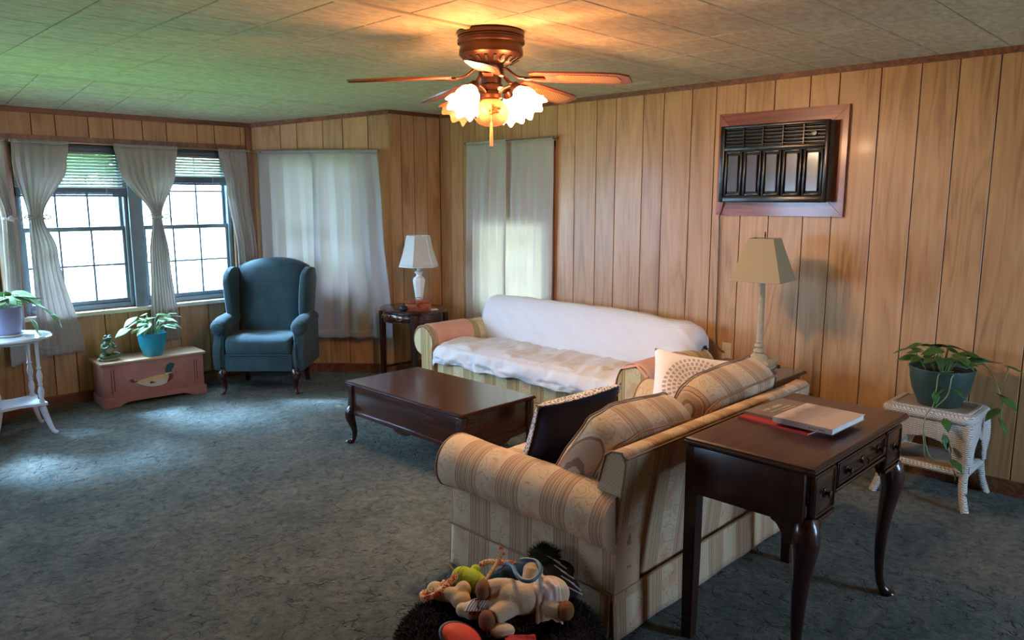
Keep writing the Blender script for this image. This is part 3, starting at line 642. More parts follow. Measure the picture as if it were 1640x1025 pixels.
# local: x into wall is +, y along wall, z up
yo, zo, bw = .4225, .33, .088
def board(pts, mat):
    return MB().prism(pts, lambda a, b, d: (-d, a, b), .001, .024).build('frame_board', M[mat], ac, smooth=0)
g = .0015
board([(-yo, zo), (yo, zo), (yo-bw-g, zo-bw), (-yo+bw+g, zo-bw)], 'cedar'); board([(-yo, -zo), (-yo+bw+g, -zo+bw), (yo-bw-g, -zo+bw), (yo, -zo)], 'cedar')
board([(-yo, -zo+g), (-yo, zo-g), (-yo+bw, zo-bw-g), (-yo+bw, -zo+bw+g)], 'cedarv'); board([(yo, -zo+g), (yo-bw, -zo+bw+g), (yo-bw, zo-bw-g), (yo, zo-g)], 'cedarv')
yi, zi = .345, .238
MB().box(-.085, -.002, -yi, yi, -zi, zi, .004).build('case', M['acbrown'], ac)
# front grille shell: rim, divider rail; five louvre bays above, five raised panels below
fr_ = MB(); x0, x1 = -.118, -.0855
fr_.box(x0, x1, -yi-.004, -yi+.018, -zi-.006, zi+.004, .003).box(x0, x1, yi-.018, yi+.012, -zi-.006, zi+.004, .003).box(x0, x1, -yi+.018, yi-.018, zi-.014, zi+.004, .003).box(x0, x1, -yi+.018, yi-.018, -zi-.006, -zi+.03, .003).box(x0, x1, -yi+.018, yi-.018, .085, .108, .003)
fr_.build('front_rim', M['black'], ac)
MB().box(-.096, -.0858, -yi+.018, yi-.018, -zi+.03, zi-.014).build('grille_back', M['blackdeep'], ac, smooth=0)
Wb = (2*yi-.036)/5
for k in range(1, 5):
    y = -yi+.018+Wb*k; MB().box(-.116, -.0965, y-.003, y+.003, .108, zi-.014).build('divider', M['black'], ac, smooth=0)
for k in range(5):
    ya, yb = -yi+.018+Wb*k, -yi+.018+Wb*(k+1)
    for j in range(5):
        z = .118+j*.0215; MB().add(*[[( -.113, ya+.004, z), (-.113, yb-.004, z), (-.098, yb-.004, z+.010), (-.098, ya+.004, z+.010), (-.113, ya+.004, z+.003), (-.113, yb-.004, z+.003), (-.098, yb-.004, z+.013), (-.098, ya+.004, z+.013)], [(0, 1, 2, 3), (7, 6, 5, 4), (0, 4, 5, 1), (1, 5, 6, 2), (2, 6, 7, 3), (3, 7, 4, 0)]]).build('louvre', M['black'], ac, smooth=0)
    p = MB(); z0_, z1_ = -zi+.036, .078
    p.box(-.113, -.0965, ya+.006, ya+.020, z0_, z1_, .003).box(-.113, -.0965, yb-.020, yb-.006, z0_, z1_, .003).box(-.113, -.0965, ya+.020, yb-.020, z0_, z0_+.014, .003).box(-.113, -.0965, ya+.020, yb-.020, z1_-.014, z1_, .003)
    po = p.build('panel', M['black'], ac); MB().box(-.118, -.0965, ya+.030, yb-.030, z0_+.024, z1_-.024, .003, 1).build('panel_face', M['smoke'], po, smooth=0)
kn = MB().lathe([(.004, 0), (.017, 0), (.016, .010), (.004, .011)], 20); kn.move(Matrix.Translation((-.114, -.262, .168)) @ Matrix.Rotation(-pi/2, 4, 'Y')); kn.build('control_knob', M['black'], ac)
MB().tube(catmull([(-.03, yo-.06, -.236), (-.03, yo-.045, -.30), (-.028, yo-.03, -.34), (-.012, yo-.024, -.40), (-.012, yo-.03, -.75), (-.012, yo-.035, -1.16), (-.018, yo-.06, -1.24), (-.022, yo-.105, -1.262)], 6), .0045, 8).build('power_cord', M['cord'], ac)
ol = thing('wall_outlet', 'ivory wall outlet on the panelling behind the end table', 'outlet', (XD, 2.53, .555))
MB().box(-.006, 0, -.035, .035, -.058, .058, .003).build('plate', M['ivory'], ol)
for dz in (.02, -.02): MB().box(-.0085, -.006, -.016, .016, dz-.014, dz+.014, .002).build('socket', M['ivory'], ol)

# ------------------------------------------------------------------ curtains, rods, blinds
def rod(W, u0, u1, z, d, label, sag=0):
    t = thing('curtain_rod', label, 'curtain rod', wpt(W, (u0+u1)/2, 0, z), W[2], 'curtain rods')
    h = (u1-u0)/2
    MB().tube([(-h+2*h*k/10, d, sag*(1-(2*k/10-1)**2)) for k in range(11)], .006, 10).build('rod', M['steel'], t)
    for s in (-1, 1):
        MB().ell((s*(h+.006), d, 0), (.014, .011, .011), 12, 8).build('finial', M['steel'], t)
        MB().box(s*(h-.03)-.008, s*(h-.03)+.008, .001 if W is not WA else .021, d+.008, -.012, .008, .002).build('bracket', M['steel'], t)
    return t
def curtain(W, name, label, d, z1, z0, prof, pleats, amp, mat, tie=None, seed=0, nu=90, nv=46, group=None, thick=.003):
    """prof: list of (t, ucenter, halfwidth) from top t=0 to hem t=1"""
    t = thing('curtain', label, 'curtain', wpt(W, prof[0][1], 0, z0), W[2], group); u00 = prof[0][1]
    def at(tt):
        for (a, b) in zip(prof, prof[1:]):
            if tt <= b[0]+1e-9:
                k = smooth01((tt-a[0])/(b[0]-a[0])); return lerp(a[1], b[1], k), lerp(a[2], b[2], k)
        return prof[-1][1:]
    w0 = prof[0][2]
    def fn(u, v):
        c, w = at(v); s = 2*u-1; r = min(1.0, w/w0)
        ph = 2*pi*pleats*u+1.3*nz(u*5, seed, v*1.2)+.5*seed
        aa = amp*(.65+.45*nz(u*4, v*2, seed+3))*(.35+.65*min(1, v*6))*(.55+.6*r if tie is None else (.7+.9*(1-r)))
        y = d+aa*sin(ph)*(1 if tie is None else .8)+.008*nz(u*3+seed, v*3, 1)
        if tie is not None: y += .030*(1-r)*sqrt(max(0, 1-s*s))
        z = z1-(z1-z0)*v+(.004*sin(ph*1.0) if v < .01 else 0)
        if v > .96: z += .008*nz(u*6, seed, 7)
        return (c+s*w-u00+(.004*sin(ph*2) if v > .05 else 0), max(y, .016), z-z0)
    o = MB().grid(fn, nu, nv).build('panel', mat, t, smooth=180, fix=False); solid(o, thick)
    # gathered header with rod pocket
    hd = MB().grid(lambda u, v: (fn(u, 0)[0], d+(.010+.003*sin(2*pi*pleats*1.5*u))*(cos(2*pi*v)), z1-z0+.012*sin(2*pi*v)+.004), nu, 10).build('header', mat, t, smooth=180, fix=False); solid(hd, .0015)
    # hem band
    hm = MB().grid(lambda u, v: (lambda p: (p[0], p[1]+.0025, p[2]))(fn(u, .955+.045*v)), nu, 3).build('hem', mat, t, smooth=180, fix=False); solid(hm, .001)
    if tie is not None:
        c, w = at(tie); zz = z1-(z1-z0)*tie-z0
        tb = MB().loft([[(c-u00+(w+.006)*cos(2*pi*j/24), d+.018+(.035)*sin(2*pi*j/24), zz+dz+.006*cos(2*pi*j/24)) for j in range(24)] for dz in (-.012, -.012, .012, .012)], cap=False)
        tb = MB().tube([(c-u00+(w+.008)*cos(2*pi*j/20), d+.018+.04*sin(2*pi*j/20), zz+.004*cos(2*pi*j/20)) for j in range(21)], .008, 8).build('tieback', mat, t)
        for s in (-1, 1):
            MB().tube(catmull([(c-u00+s*.01, d+.055, zz), (c-u00+s*.06, d+.065, zz+.02), (c-u00+s*.085, d+.06, zz+.0), (c-u00+s*.05, d+.062, zz-.012), (c-u00+s*.012, d+.058, zz-.004)], 5), .005, 8).build('tie_bow', mat, tb)
    return t
G_A = 'tied back curtains across the bay window'
rA = rod(WA, .03, WA[1]-.015, 2.005, .075, 'thin curtain rod across the wide bay window')
uA = lambda x: XAB-x
curtain(WA, 'c', 'grey curtain tied in a bow above the round plant stand', .075, 2.0, .415, [(0, uA(1.60), .185), (.10, uA(1.59), .175), (.345, uA(1.525), .045), (.5, uA(1.56), .085), (1, uA(1.62), .155)], 6, .014, M['curtain'], .345, 1, group=G_A)
curtain(WA, 'c', 'grey curtain tied between the two bay windows above the turquoise pot', .075, 2.0, .415, [(0, uA(2.345), .245), (.12, uA(2.35), .215), (.35, uA(2.385), .035), (.55, uA(2.385), .075), (1, uA(2.40), .115)], 8, .014, M['curtain'], .35, 2, group=G_A)
curtain(WA, 'c', 'grey curtain gathered at the bay corner behind the armchair', .075, 2.0, .42, [(0, uA(3.06), .125), (.2, uA(3.09), .10), (.55, uA(3.145), .085), (1, uA(3.15), .075)], 6, .014, M['curtain'], None, 3, group=G_A)
rB = rod(WB, .07, LB-.08, 2.005, .075, 'thin curtain rod above the closed curtains behind the armchair', .012)
G_B = 'closed curtains on the angled bay wall'
curtain(WB, 'c', 'closed grey curtain on the angled wall, half beside the oval table', .088, 2.0, .34, [(0, .385, .30), (.3, .37, .315), (1, .35, .36)], 4.5, .021, M['curtain'], None, 4, group=G_B)
curtain(WB, 'c', 'closed grey curtain on the angled wall, half behind the armchair', .055, 2.0, .34, [(0, .905, .265), (.3, .90, .27), (1, .90, .275)], 4, .015, M['curtain'], None, 5, group=G_B)
uD = lambda y: y-YB
rD = rod(WD, uD(4.06), uD(5.12), 2.075, .07, 'thin curtain rod above the white covered sofa')
G_D = 'pale curtains over the white sofa'
curtain(WD, 'c', 'pale thin curtain over the white sofa, half beside the corner', .078, 2.07, .47, [(0, uD(4.85), .25), (1, uD(4.87), .255)], 5, .019, M['curtain_d'], None, 6, group=G_D, thick=.0015)
curtain(WD, 'c', 'pale thin curtain over the white sofa, half beside the bare panelling', .048, 2.07, .47, [(0, uD(4.365), .27), (1, uD(4.385), .275)], 5.5, .014, M['curtain_d'], None, 7, group=G_D, thick=.0015)
rL = rod(WL2, .05, 1.1, 2.005, .075, 'curtain rod on the bay wall at the edge of view')
curtain(WL2, 'c', 'grey curtain at the edge of view beside the round plant stand', .075, 2.0, .40, [(0, .24, .16), (.345, .14, .045), (.5, .13, .07), (1, .15, .11)], 6, .014, M['curtain'], .345, 8, group=G_A)

def blind(W, u0, u1, ztop, zbot, label, slat_n, tilt=56):
    t = thing('window_blind', label, 'blind', wpt(W, (u0+u1)/2, 0, zbot), W[2], 'mini blinds in the bay window'); h = (u1-u0)/2; d = -.012
    MB().box(-h, h, d-.016, d+.016, ztop-.035-zbot, ztop-zbot, .002).build('head_rail', M['blindrail'], t)
    sm = MB()
    sm.grid(lambda u, v: (-h+2*h*u, .0125*(2*v-1)*cos(radians(tilt)), -.0125*(2*v-1)*sin(radians(tilt))+.0016*(1-(2*v-1)**2)), 1, 4)
    me = sm.mesh('slat', M['blind'], 60, False)
    z = zbot+.075; zt = ztop-.045
    n = slat_n
    for k in range(n): o = child('slat', me, t, (0, d, lerp(z, zt, k/(n-1))-zbot)); solid(o, .0008)
    for k in range(7): MB().box(-h, h, d-.0125, d+.0125, .0165+k*.0075, .0238+k*.0075, .0008).build('stacked_slat', M['blindrail'], t, smooth=0)
    MB().box(-h, h, d-.013, d+.013, 0, .016, .003).build('bottom_rail', M['blindrail'], t)
    for s in (-.6, .6): MB().tube([(h*s, d+.015, .01), (h*s, d+.015, ztop-zbot-.03)], .001, 5).build('ladder_cord', M['white'], t)
    MB().tube([(h*.8, d+.02, -.25), (h*.8, d+.02, ztop-zbot-.03)], .0015, 5).build('pull_cord', M['white'], t)
    return t
blind(WA, XAB-W_A2[1]+.01, XAB-W_A2[0]-.01, 1.985, 1.605, 'half raised mini blind in the bay window above the chest', 12)
blind(WA, XAB-W_A1[1]+.01, XAB-W_A1[0]-.01, 1.985, 1.705, 'half raised mini blind in the bay window near the armchair', 8)
rs = thing('roller_shade', 'dim roller shade covering the upper window behind the pale curtains', 'shade', (XD+.012, 4.6, 1.985), 0)
q = MB().tube([(0, -.415, 0), (0, .415, 0)], .013, 12).build('roller', M['white'], rs)
q = MB().box(.011, .0135, -.40, .40, -.58, 0).build('shade_cloth', M['curtain'], rs, smooth=0); MB().box(.008, .017, -.40, .40, -.595, -.58, .002).build('hem_bar', M['white'], rs)

# ------------------------------------------------------------------ soft shape helpers
def rbox(x0, x1, y0, y1, z0, z1, r, seg=4): return MB().box(x0, x1, y0, y1, z0, z1, r, seg)
def soft(w, d, h, e=.35, n=28, m=18, wr=0, seed=0, puff=0):
    """rounded block (superellipsoid) centred at 0"""
    mb = MB(); rings = []
    sp = lambda c, p: math.copysign(abs(c)**p, c)
    for i in range(1, m):
        a = -pi/2+pi*i/m; ring = []
        for j in range(n):
            t = 2*pi*j/n; x = sp(cos(a), e)*sp(cos(t), e); y = sp(cos(a), e)*sp(sin(t), e); z = sp(sin(a), e)
            k = 1+wr*nz(x*2.2+seed, y*2.2, z*2.2); ring.append((x*w/2*k, y*d/2*k, z*h/2*k))
        rings.append(ring)
    return mb.loft(rings)
def pillow(w, h, t, n=22, pinch=.10, seed=0, wr=.0):
    """knife-edge pillow in the xz plane, thickness along y"""
    mb = MB()
    def pt(u, v, s):
        x = w/2*u*(1-pinch*(1-abs(u))*0-pinch*.9*(1-v*v)*abs(u)**2); z = h/2*v*(1-pinch*.9*(1-u*u)*abs(v)**2)
        th = t/2*((1-u**4)*(1-v**4))**.55*(1+wr*nz(u*2+seed, v*2, s))
        return (x, s*th, z)
    for s in (-1, 1): mb.grid(lambda a, b: pt(2*a-1, 2*b-1, s), n, n)
    return mb
def weld(o, d=.0008):
    bm = bmesh.new(); bm.from_mesh(o.data); bmesh.ops.remove_doubles(bm, verts=bm.verts, dist=d); bmesh.ops.recalc_face_normals(bm, faces=bm.faces); bm.to_mesh(o.data); bm.free(); return o
def cabriole(h, s=1, out=(1, 1), foot=True, k=1.0):
    """cabriole leg path from knee (top, 0) down to the foot; out = outward diagonal"""
    d = Vector((out[0], out[1], 0)).normalized()
    prof = [(0, .0, .030), (.06, .010, .034), (.16, .022, .036), (.28, .024, .031), (.42, .014, .025), (.58, .002, .0195), (.74, -.002, .0155), (.86, .004, .0135), (.93, .014, .0145), (.965, .026, .019), (1.0, .030, .017)]
    pts = [d*(o*k)+Vector((0, 0, h*(1-t))) for t, o, r in prof]; rad = [r*s for t, o, r in prof]
    P = catmull(pts, 3); R = []
    for i in range(len(pts)-1):
        for q in range(3): R.append(lerp(rad[i], rad[i+1], q/3))
    R.append(rad[-1]); return P, R
def leg_mesh(h, s, out, k=1.0):
    P, R = cabriole(h, s, out, True, k); mb = MB().tube(P, R, 14, upv=(1, 0, 0)); d = Vector((out[0], out[1], 0)).normalized()
    mb.ell(d*(.034*k)+Vector((0, 0, .012)), (.026*s, .026*s, .012), 14, 8); return mb

# ------------------------------------------------------------------ coffee table
ct = thing('coffee_table', 'low dark mahogany coffee table with cabriole legs on the carpet', 'coffee table', (2.946, 3.572, 0))
hx, hy = .302, .572
def mold_top(hx, hy, z, t, lip=.016):
    r = lambda i, zz: [(-hx+i, -hy+i, zz), (hx-i, -hy+i, zz), (hx-i, hy-i, zz), (-hx+i, hy-i, zz)]
    return MB().loft([r(lip, z-t), r(lip*.4, z-t*.8), r(0, z-t*.6), r(0, z-t*.42), r(.004, z-t*.36), r(.003, z-t*.14), r(.010, z)])
mold_top(hx, hy, .42, .026).build('table_top', M['mahog'], ct, smooth=25)
ax, ay = hx-.030, hy-.030
for s in (-1, 1):
    MB().box(s*ax-.011, s*ax+.011, -ay+.03, ay-.03, .225, .394, .002).build('apron', M['mahog'], ct)
    # scalloped lower rail on the ends
    pts = [(-ax+.04, .235), (-ax+.04, .205), (-ax+.09, .20), (-.10, .196), (-.07, .178), (-.035, .168), (0, .166), (.035, .168), (.07, .178), (.10, .196), (ax-.09, .20), (ax-.04, .205), (ax-.04, .235)]
    MB().prism(pts, lambda a, b, d: (a, d, b), s*ay-.014, s*ay+.004).build('scalloped_rail', M['mahogx'], ct, smooth=0)
    MB().box(-ax+.03, ax-.03, s*ay-.011, s*ay+.011, .225, .394, .002).build('apron', M['mahogx'], ct)
    MB().box(s*ax-.014+.003*s, s*ax+.014+.003*s, -ay+.04, ay-.04, .200, .226, .004).build('lower_moulding', M['mahog'], ct)
    pts = [(-.10, .203), (-.07, .186), (-.035, .176), (0, .174), (.035, .176), (.07, .186), (.10, .203)]
    MB().prism(pts, lambda a, b, d: (d, a, b), s*ax-.008, s*ax+.008).build('rail_drop', M['mahog'], ct, smooth=0)
for sx in (-1, 1):
    for sy in (-1, 1):
        lg = leg_mesh(.24, 1.05, (sx, sy), 1.0); lg.move(Matrix.Translation((sx*(ax-.008), sy*(ay-.008), 0))); lg.box(sx*(ax-.006)-.026, sx*(ax-.006)+.026, sy*(ay-.006)-.026, sy*(ay-.006)+.026, .215, .394, .004)
        lg.build('leg', M['mahogz'], ct)

# ------------------------------------------------------------------ white covered sofa along the panelled wall
sf = thing('sofa', 'long skirted sofa covered in white sheets under the pale curtain', 'sofa', (0, 0, 0)); sf.location = (4.12, 3.64, 0)
# local: x from -.42 (front) to .44 (back), y from -1.07 to 1.08
L2 = 1.06
rbox(-.37, .40, -L2+.17, L2-.17, .10, .33, .03).build('seat_base', M['gold_y'], sf)
rbox(.26, .39, -L2+.12, L2-.12, .2, .68, .05).build('back_frame', M['gold_y'], sf)
def skirt(name, pts, z0, z1, mat, parent, wave=.006, freq=26):
    """hanging fabric strip along a polyline"""
    P = [Vector((*p, 0)) for p in pts]; seg = [(P[i+1]-P[i]).length for i in range(len(P)-1)]; tot = sum(seg)
    def at(s):
        for i, l in enumerate(seg):
            if s <= l+1e-9: return P[i].lerp(P[i+1], s/l), (P[i+1]-P[i]).normalized()
            s -= l
        return P[-1], (P[-1]-P[-2]).normalized()
    def fn(u, v):
        p, t = at(u*tot); n = Vector((t.y, -t.x, 0)); q = p+n*(wave*v*sin(u*tot*freq)+.008*v); return (q.x, q.y, lerp(z1, z0, v))
    return solid(MB().grid(fn, max(8, int(tot*40)), 6).build(name, mat, parent, smooth=180, fix=False), .004)
skirt('skirt', [(-.385, L2-.02), (-.385, .36)], .018, .185, M['gold_y'], sf, .003); skirt('skirt', [(-.385, .34), (-.385, -.34)], .018, .185, M['gold_y'], sf, .003); skirt('skirt', [(-.385, -.36), (-.385, -L2+.02)], .018, .185, M['gold_y'], sf, .003)
skirt('skirt', [(.42, L2-.01), (-.37, L2-.01)], .018, .185, M['gold_x'], sf, .003); skirt('skirt', [(-.37, -L2+.01), (.42, -L2+.01)], .018, .185, M['gold_x'], sf, .003)
MB().box(-.372, .40, -L2+.03, L2-.03, .02, .19).build('skirt_lining', M['gold_y'], sf, smooth=0)
rbox(-.382, -.36, -L2+.18, L2-.18, .185, .325, .008).build('front_rail', M['gold_y'], sf)
for s in (-1, 1):
    pr = []
    cy_, cz_, r = s*(L2-.045), .475, .118
    # arm outline in y,z swept along x
    pts = [(s*(L2-.16), .10), (s*(L2-.15), .42)]
    a0 = radians(200) if s > 0 else radians(-20)
    arc = [(cy_+r*cos(radians(a)), cz_+r*sin(radians(a))) for a in ([205-12*k for k in range(22)] if s > 0 else [-25+12*k for k in range(22)])]
    pts = [(s*(L2-.155), .10)]+arc+[(s*(L2-.02), .36), (s*(L2-.02), .10)]
    am = MB().prism(pts, lambda a, b, d: (d, a, b), -.40, .36).build('arm', M['gold_x'], sf, smooth=50)
    # front scroll: piped panel
    MB().prism([(p[0]*.0+lerp(s*(L2-.09), p[0], .93), lerp(.34, p[1], .95)) for p in pts], lambda a, b, d: (d, a, b), -.415, -.399).build('scroll_panel', M['gold_y'], am, smooth=50)
    MB().tube([(-.404, p[0], p[1]) for p in pts[1:24]], .007, 8).build('piping', M['piping'], am)
    # pink throw lying over the arm
    x0, x1 = (-.36, .03) if s > 0 else (-.40, .10)
    def fn(u, v, s=s, x0=x0, x1=x1):
        a = radians(lerp(200, -10, v)) if s > 0 else radians(lerp(-20, 190, v)); rr = r+.007+.003*nz(u*4, v*5, s)
        y = cy_+rr*cos(a); z = cz_+rr*sin(a)
        if v > .85: z -= (v-.85)*.35
        if v < .12: z -= (.12-v)*.5
        return (lerp(x0, x1, u)+.012*nz(v*5, s, 2)*(1 if u > .9 else 0), y, z)
    solid(MB().grid(fn, 24, 30).build('arm_throw', M['pink'], sf, smooth=180, fix=False), .006)
    if s < 0:
        solid(MB().grid(lambda u, v: (-.40-.022*v, cy_+(r+.008)*cos(radians(lerp(-10, 150, u)))*(1-.02*v), cz_+(r+.008)*sin(radians(lerp(-10, 150, u)))-.055*v*abs(sin(u*9))**.5*.5), 24, 3).build('throw_edge', M['pink'], sf, smooth=180, fix=False), .004)
# seat sheet: puffy covered cushions with tucks
def seat_pt(u, v):
    """u along y, v from back to front and down"""
    y = lerp(L2-.165, -L2+.165, u); wr = .026*nz(u*8, v*4, 2)+.018*nz(u*20, v*7, 5)+.010*nz(u*45, v*12, 8)
    if v < .62:
        k = v/.62; x = lerp(.26, -.37, k); z = .465+.02*sin(pi*k)+wr*.9-.03*(1-k)
    else:
        k = (v-.62)/.38; ang = k*pi/2*1.05; x = -.37-.055*sin(min(ang*1.6, pi/2))+.03*max(0, k-.5)+wr*.8; z = .455-.055*(1-cos(min(ang*2, pi/2)))-.075*max(0, k-.28)/.72+.03*nz(u*9, k, 12)*k
    e = min(u, 1-u); 
    if e < .03: z -= .04*(1-e/.03)**2
    return (x, y, z)
rbox(-.34, .28, -L2+.19, L2-.19, .31, .40, .04).build('seat_cushion', M['gold_y'], sf)
solid(MB().grid(seat_pt, 150, 50).build('seat_sheet', M['sheet'], sf, smooth=180, fix=False), .004)
# back sheet over the cushions and frame
def back_pt(u, v):
    """u along y with ends wrapping, v from seat up over the top and down behind"""
    path = [(.17, .40), (.165, .50), (.19, .62), (.225, .72), (.27, .772), (.33, .785), (.39, .765), (.425, .70), (.432, .55), (.435, .42)]
    P = catmull([(a, 0, b) for a, b in path], 4); f = v*(len(P)-1); i = min(int(f), len(P)-2); p = P[i].lerp(P[i+1], f-i)
    yy = lerp(L2-.03, -L2+.0, u); wr = .020*nz(u*5, v*4, 21)+.013*nz(u*12+v*7, v*5, 24)+(.006+.012*smooth01((u-.6)/.4))*nz(u*26+v*20, v*7, 27)
    e = min(u, 1-u)/.06; edge = 1 if e >= 1 else sqrt(max(0, 1-(1-e)**2))
    cx, cz = .34, .5
    x = lerp(cx, p.x, .35+.65*edge); z = lerp(cz-.02, p.z, .55+.45*edge) if p.z > cz else p.z
    z += (.012*sin(u*3.4)-.018*smooth01((u-.55)/.45))*(1 if p.z > .6 else 0)
    if u > .93 and v > .15: z -= .05*(u-.93)/.07*(1 if p.z < .7 else .3)
    return (x+wr, yy+.01*nz(v*6, u*3, 31), z+wr*.6)
solid(MB().grid(back_pt, 130, 44).build('back_sheet', M['sheet2'], sf, smooth=180, fix=False), .004)
soft(.15, 2*L2-.26, .36, .3, 40, 18).move(Matrix.Translation((.30, 0, .545))).build('back_cushion', M['gold_y'], sf)

# ------------------------------------------------------------------ striped love seat, back turned to the desk
lv = thing('love_seat', 'striped floral love seat with rolled arms and loose back cushions', 'love seat', (2.0, 1.45, 0))
LW = 1.55
rbox(.12, LW-.12, .08, .86, .12, .34, .03).build('seat_base', M['stripe_x'], lv)
def arm(s):
    xo = .035 if s < 0 else LW-.035; sg = -1 if s < 0 else 1
    cx, cz, r = xo-sg*.052+sg*.02, .468, .115
    arc = [(cx+sg*r*cos(radians(a)), cz+r*sin(radians(a))) for a in [-38+12*k for k in range(22)]]
    pts = [(xo, .17), (xo, .36)]+arc+[(xo-sg*.15, .36), (xo-sg*.15, .17)]
    a = MB(); rings = []
    for y in [.045+.86*k/20 for k in range(21)]:
        k = (y-.045)/.86; g = 1+.06*smooth01((k-.8)/.2); dz = -.012*smooth01((.25-k)/.25)
        rings.append([((p[0]-cx)*(g if i in range(2, 24) else 1)+cx, y, (p[1]-cz)*(g if i in range(2, 24) else 1)+cz+dz) for i, p in enumerate(pts)])
    # rounded front
    last = rings[-1]; cxm = cx; czm = .40
    for q in (.35, .7, .95): rings.append([(lerp(p[0], cxm, .02+.07*q*q), .905+.03*sin(q*pi/2), lerp(p[2], czm, .06*q*q)) for p in last])
    o = a.loft(rings).build('arm', M['stripe_y'], lv, smooth=50)
    MB().tube([(lerp(p[0], cxm, .03), .925, lerp(p[2], czm, .02)) for p in last[1:26]], .006, 8).build('piping', M['piping'], o)
    return o
arm(-1); arm(1)
# back: slightly raked panel with rounded top, open wedge ends
def backprism():
    out = [(.075, .17), (.055, .36), (.01, .69), (.012, .712), (.03, .725), (.075, .722), (.10, .705), (.13, .60), (.16, .45), (.17, .17)]
    return MB().prism(out, lambda a, b, d: (d, a, b), .038, LW-.038)
bk = backprism().build('back', M['stripe_x'], lv, smooth=50)
MB().tube([(.04+(LW-.08)*k/20, .011, .706) for k in range(21)], .005, 8).build('piping', M['piping'], bk)
for s in (.038, LW-.038): MB().tube([(s, .055, .36), (s, .011, .69), (s, .03, .725), (s, .075, .722), (s, .10, .705), (s, .13, .60)], .005, 8).build('piping', M['piping'], bk)
skirt('skirt', [(.03, .925), (.03, .06)], .015, .195, M['stripe_y'], lv, .003, 18)
skirt('skirt', [(.03, .05), (.55, .05)], .015, .195, M['stripe_x'], lv, .003, 18); skirt('skirt', [(.56, .05), (LW-.03, .05)], .015, .195, M['stripe_x'], lv, .003, 18)
skirt('skirt', [(LW-.03, .06), (LW-.03, .925)], .015, .195, M['stripe_y'], lv, .003, 18); skirt('skirt', [(LW-.03, .93), (.03, .93)], .015, .195, M['stripe_x'], lv, .003, 18)
MB().box(.045, LW-.045, .075, .905, .02, .2).build('skirt_lining', M['stripe_x'], lv, smooth=0)
MB().tube([(.028, .93, .195), (.028, .055, .195)], .004, 6).build('seam', M['piping'], lv); MB().tube([(.03, .047, .195), (LW-.03, .047, .195)], .004, 6).build('seam', M['piping'], lv)
for k in range(2):
    w = (LW-.36)/2; soft(w, .66, .16, .28, 32, 16).move(Matrix.Translation((.18+w*(k+.5), .56, .405))).build('seat_cushion', M['stripe_x'], lv)
# loose back cushions: boxed, leaning on the back, with two rows of piping
def box_cushion(w, h, t, seed):
    mb = MB(); n = 40; rows = []
    for i, (yy, k) in enumerate([(-t/2, .0), (-t/2, .55), (-t/2*.97, .80), (-t*.40, .95), (-t*.2, 1.0), (0, 1.01), (t*.2, 1.0), (t*.40, .95), (t/2*.97, .80), (t/2, .55), (t/2, 0)]):
        if k == 0: continue
        ring = []
        for j in range(n):
            a = 2*pi*j/n; c, s = cos(a), sin(a); p = .42
            x = math.copysign(abs(c)**p, c); z = math.copysign(abs(s)**p, s); q = k*(1+.035*nz(x*2+seed, z*2, yy*8))
            ring.append((w/2*x*q, yy*(1.0 if abs(yy) < t*.45 else 1.08-.0*k)+.012*nz(x*3, z*3, seed), h/2*z*q))
        rows.append(ring)
    mb.loft(rows); return mb, rows
for k, (cx, w, h, rx, ry, cy0, cz0) in enumerate(((.395, .62, .42, 32, 4, .275, .60), (1.10, .66, .42, 30, -3, .27, .63))):
    mb, rows = box_cushion(w, h, .20, k*5)
    MM = Matrix.Translation((cx, cy0, cz0)) @ Matrix.Rotation(radians(rx), 4, 'X') @ Matrix.Rotation(radians(ry), 4, 'Y')
    o = mb.move(MM).build('back_cushion', M['stripe_x'], lv, smooth=70); subsurf(o, 1)
    for row in (rows[2], rows[-3]):
        pp = [MM @ Vector(p)*1.0 for p in row]; cc = sum(pp, Vector())/len(pp); pp = [cc+(p-cc)*1.004 for p in pp]
        MB().tube(pp+[pp[0]], .004, 8, cap=False).build('piping', M['piping'], o)

# throw pillows on the love seat
pn = thing('throw_pillow', 'navy throw pillow edged with pale lace on the love seat', 'pillow', (2.37, 2.0, .612)); pn.rotation_euler = (radians(27), radians(-4), radians(-12))
weld(pillow(.42, .40, .15, 24, .08, 3, .1).build('cover', M['navy'], pn, smooth=180))
lace = MB(); 
for s in (-1, 1):
    for kk in range(10):
        u = -.9+1.8*kk/9; lace.ell((s*.195, .012+.01*(kk % 2), u*.185), (.018, .03, .022), 10, 6)
        if kk % 1 == 0: lace.ell((u*.19, .012, s*.185), (.022, .03, .016), 10, 6)
lo_ = MB()
def lace_pt(u, v):
    a = u*4; i = int(min(a, 3.9999)); f = 2*(a-i)-1
    sx, sz = [(f, -1), (1, f), (-f, 1), (-1, -f)][i]; m_ = lerp(.80, 1.05, v); th = .075*max(0, (1-(sx*m_)**4)*(1-(sz*m_)**4))**.55-.012*smooth01((m_-.98)/.07)
    if abs(sx) == 1: x = .21*sx*m_*(1-.072*(1-(sz*m_)**2)); z = .20*sz*m_
    else: x = .21*sx*m_; z = .20*sz*m_*(1-.072*(1-(sx*m_)**2))
    return (x, th+.006, z)
solid(MB().grid(lace_pt, 96, 5).build('lace_border', M['lace'], pn, smooth=180, fix=False), .004)
pm = thing('throw_pillow', 'white throw pillow with a grey starburst medallion on the love seat', 'pillow', (3.275, 1.955, .62))
_n = Vector((.60, .62, -.50)).normalized(); _u = Vector((.50, -.12, .80)); _u = (_u-_n*_u.dot(_n)).normalized()
pm.rotation_euler = (Matrix((_n.cross(_u), _n, _u)).transposed() @ Matrix.Rotation(radians(-18), 3, 'Y')).to_euler()
weld(pillow(.42, .42, .16, 24, .08, 6, .1).build('cover', M['medal'], pm, smooth=180))

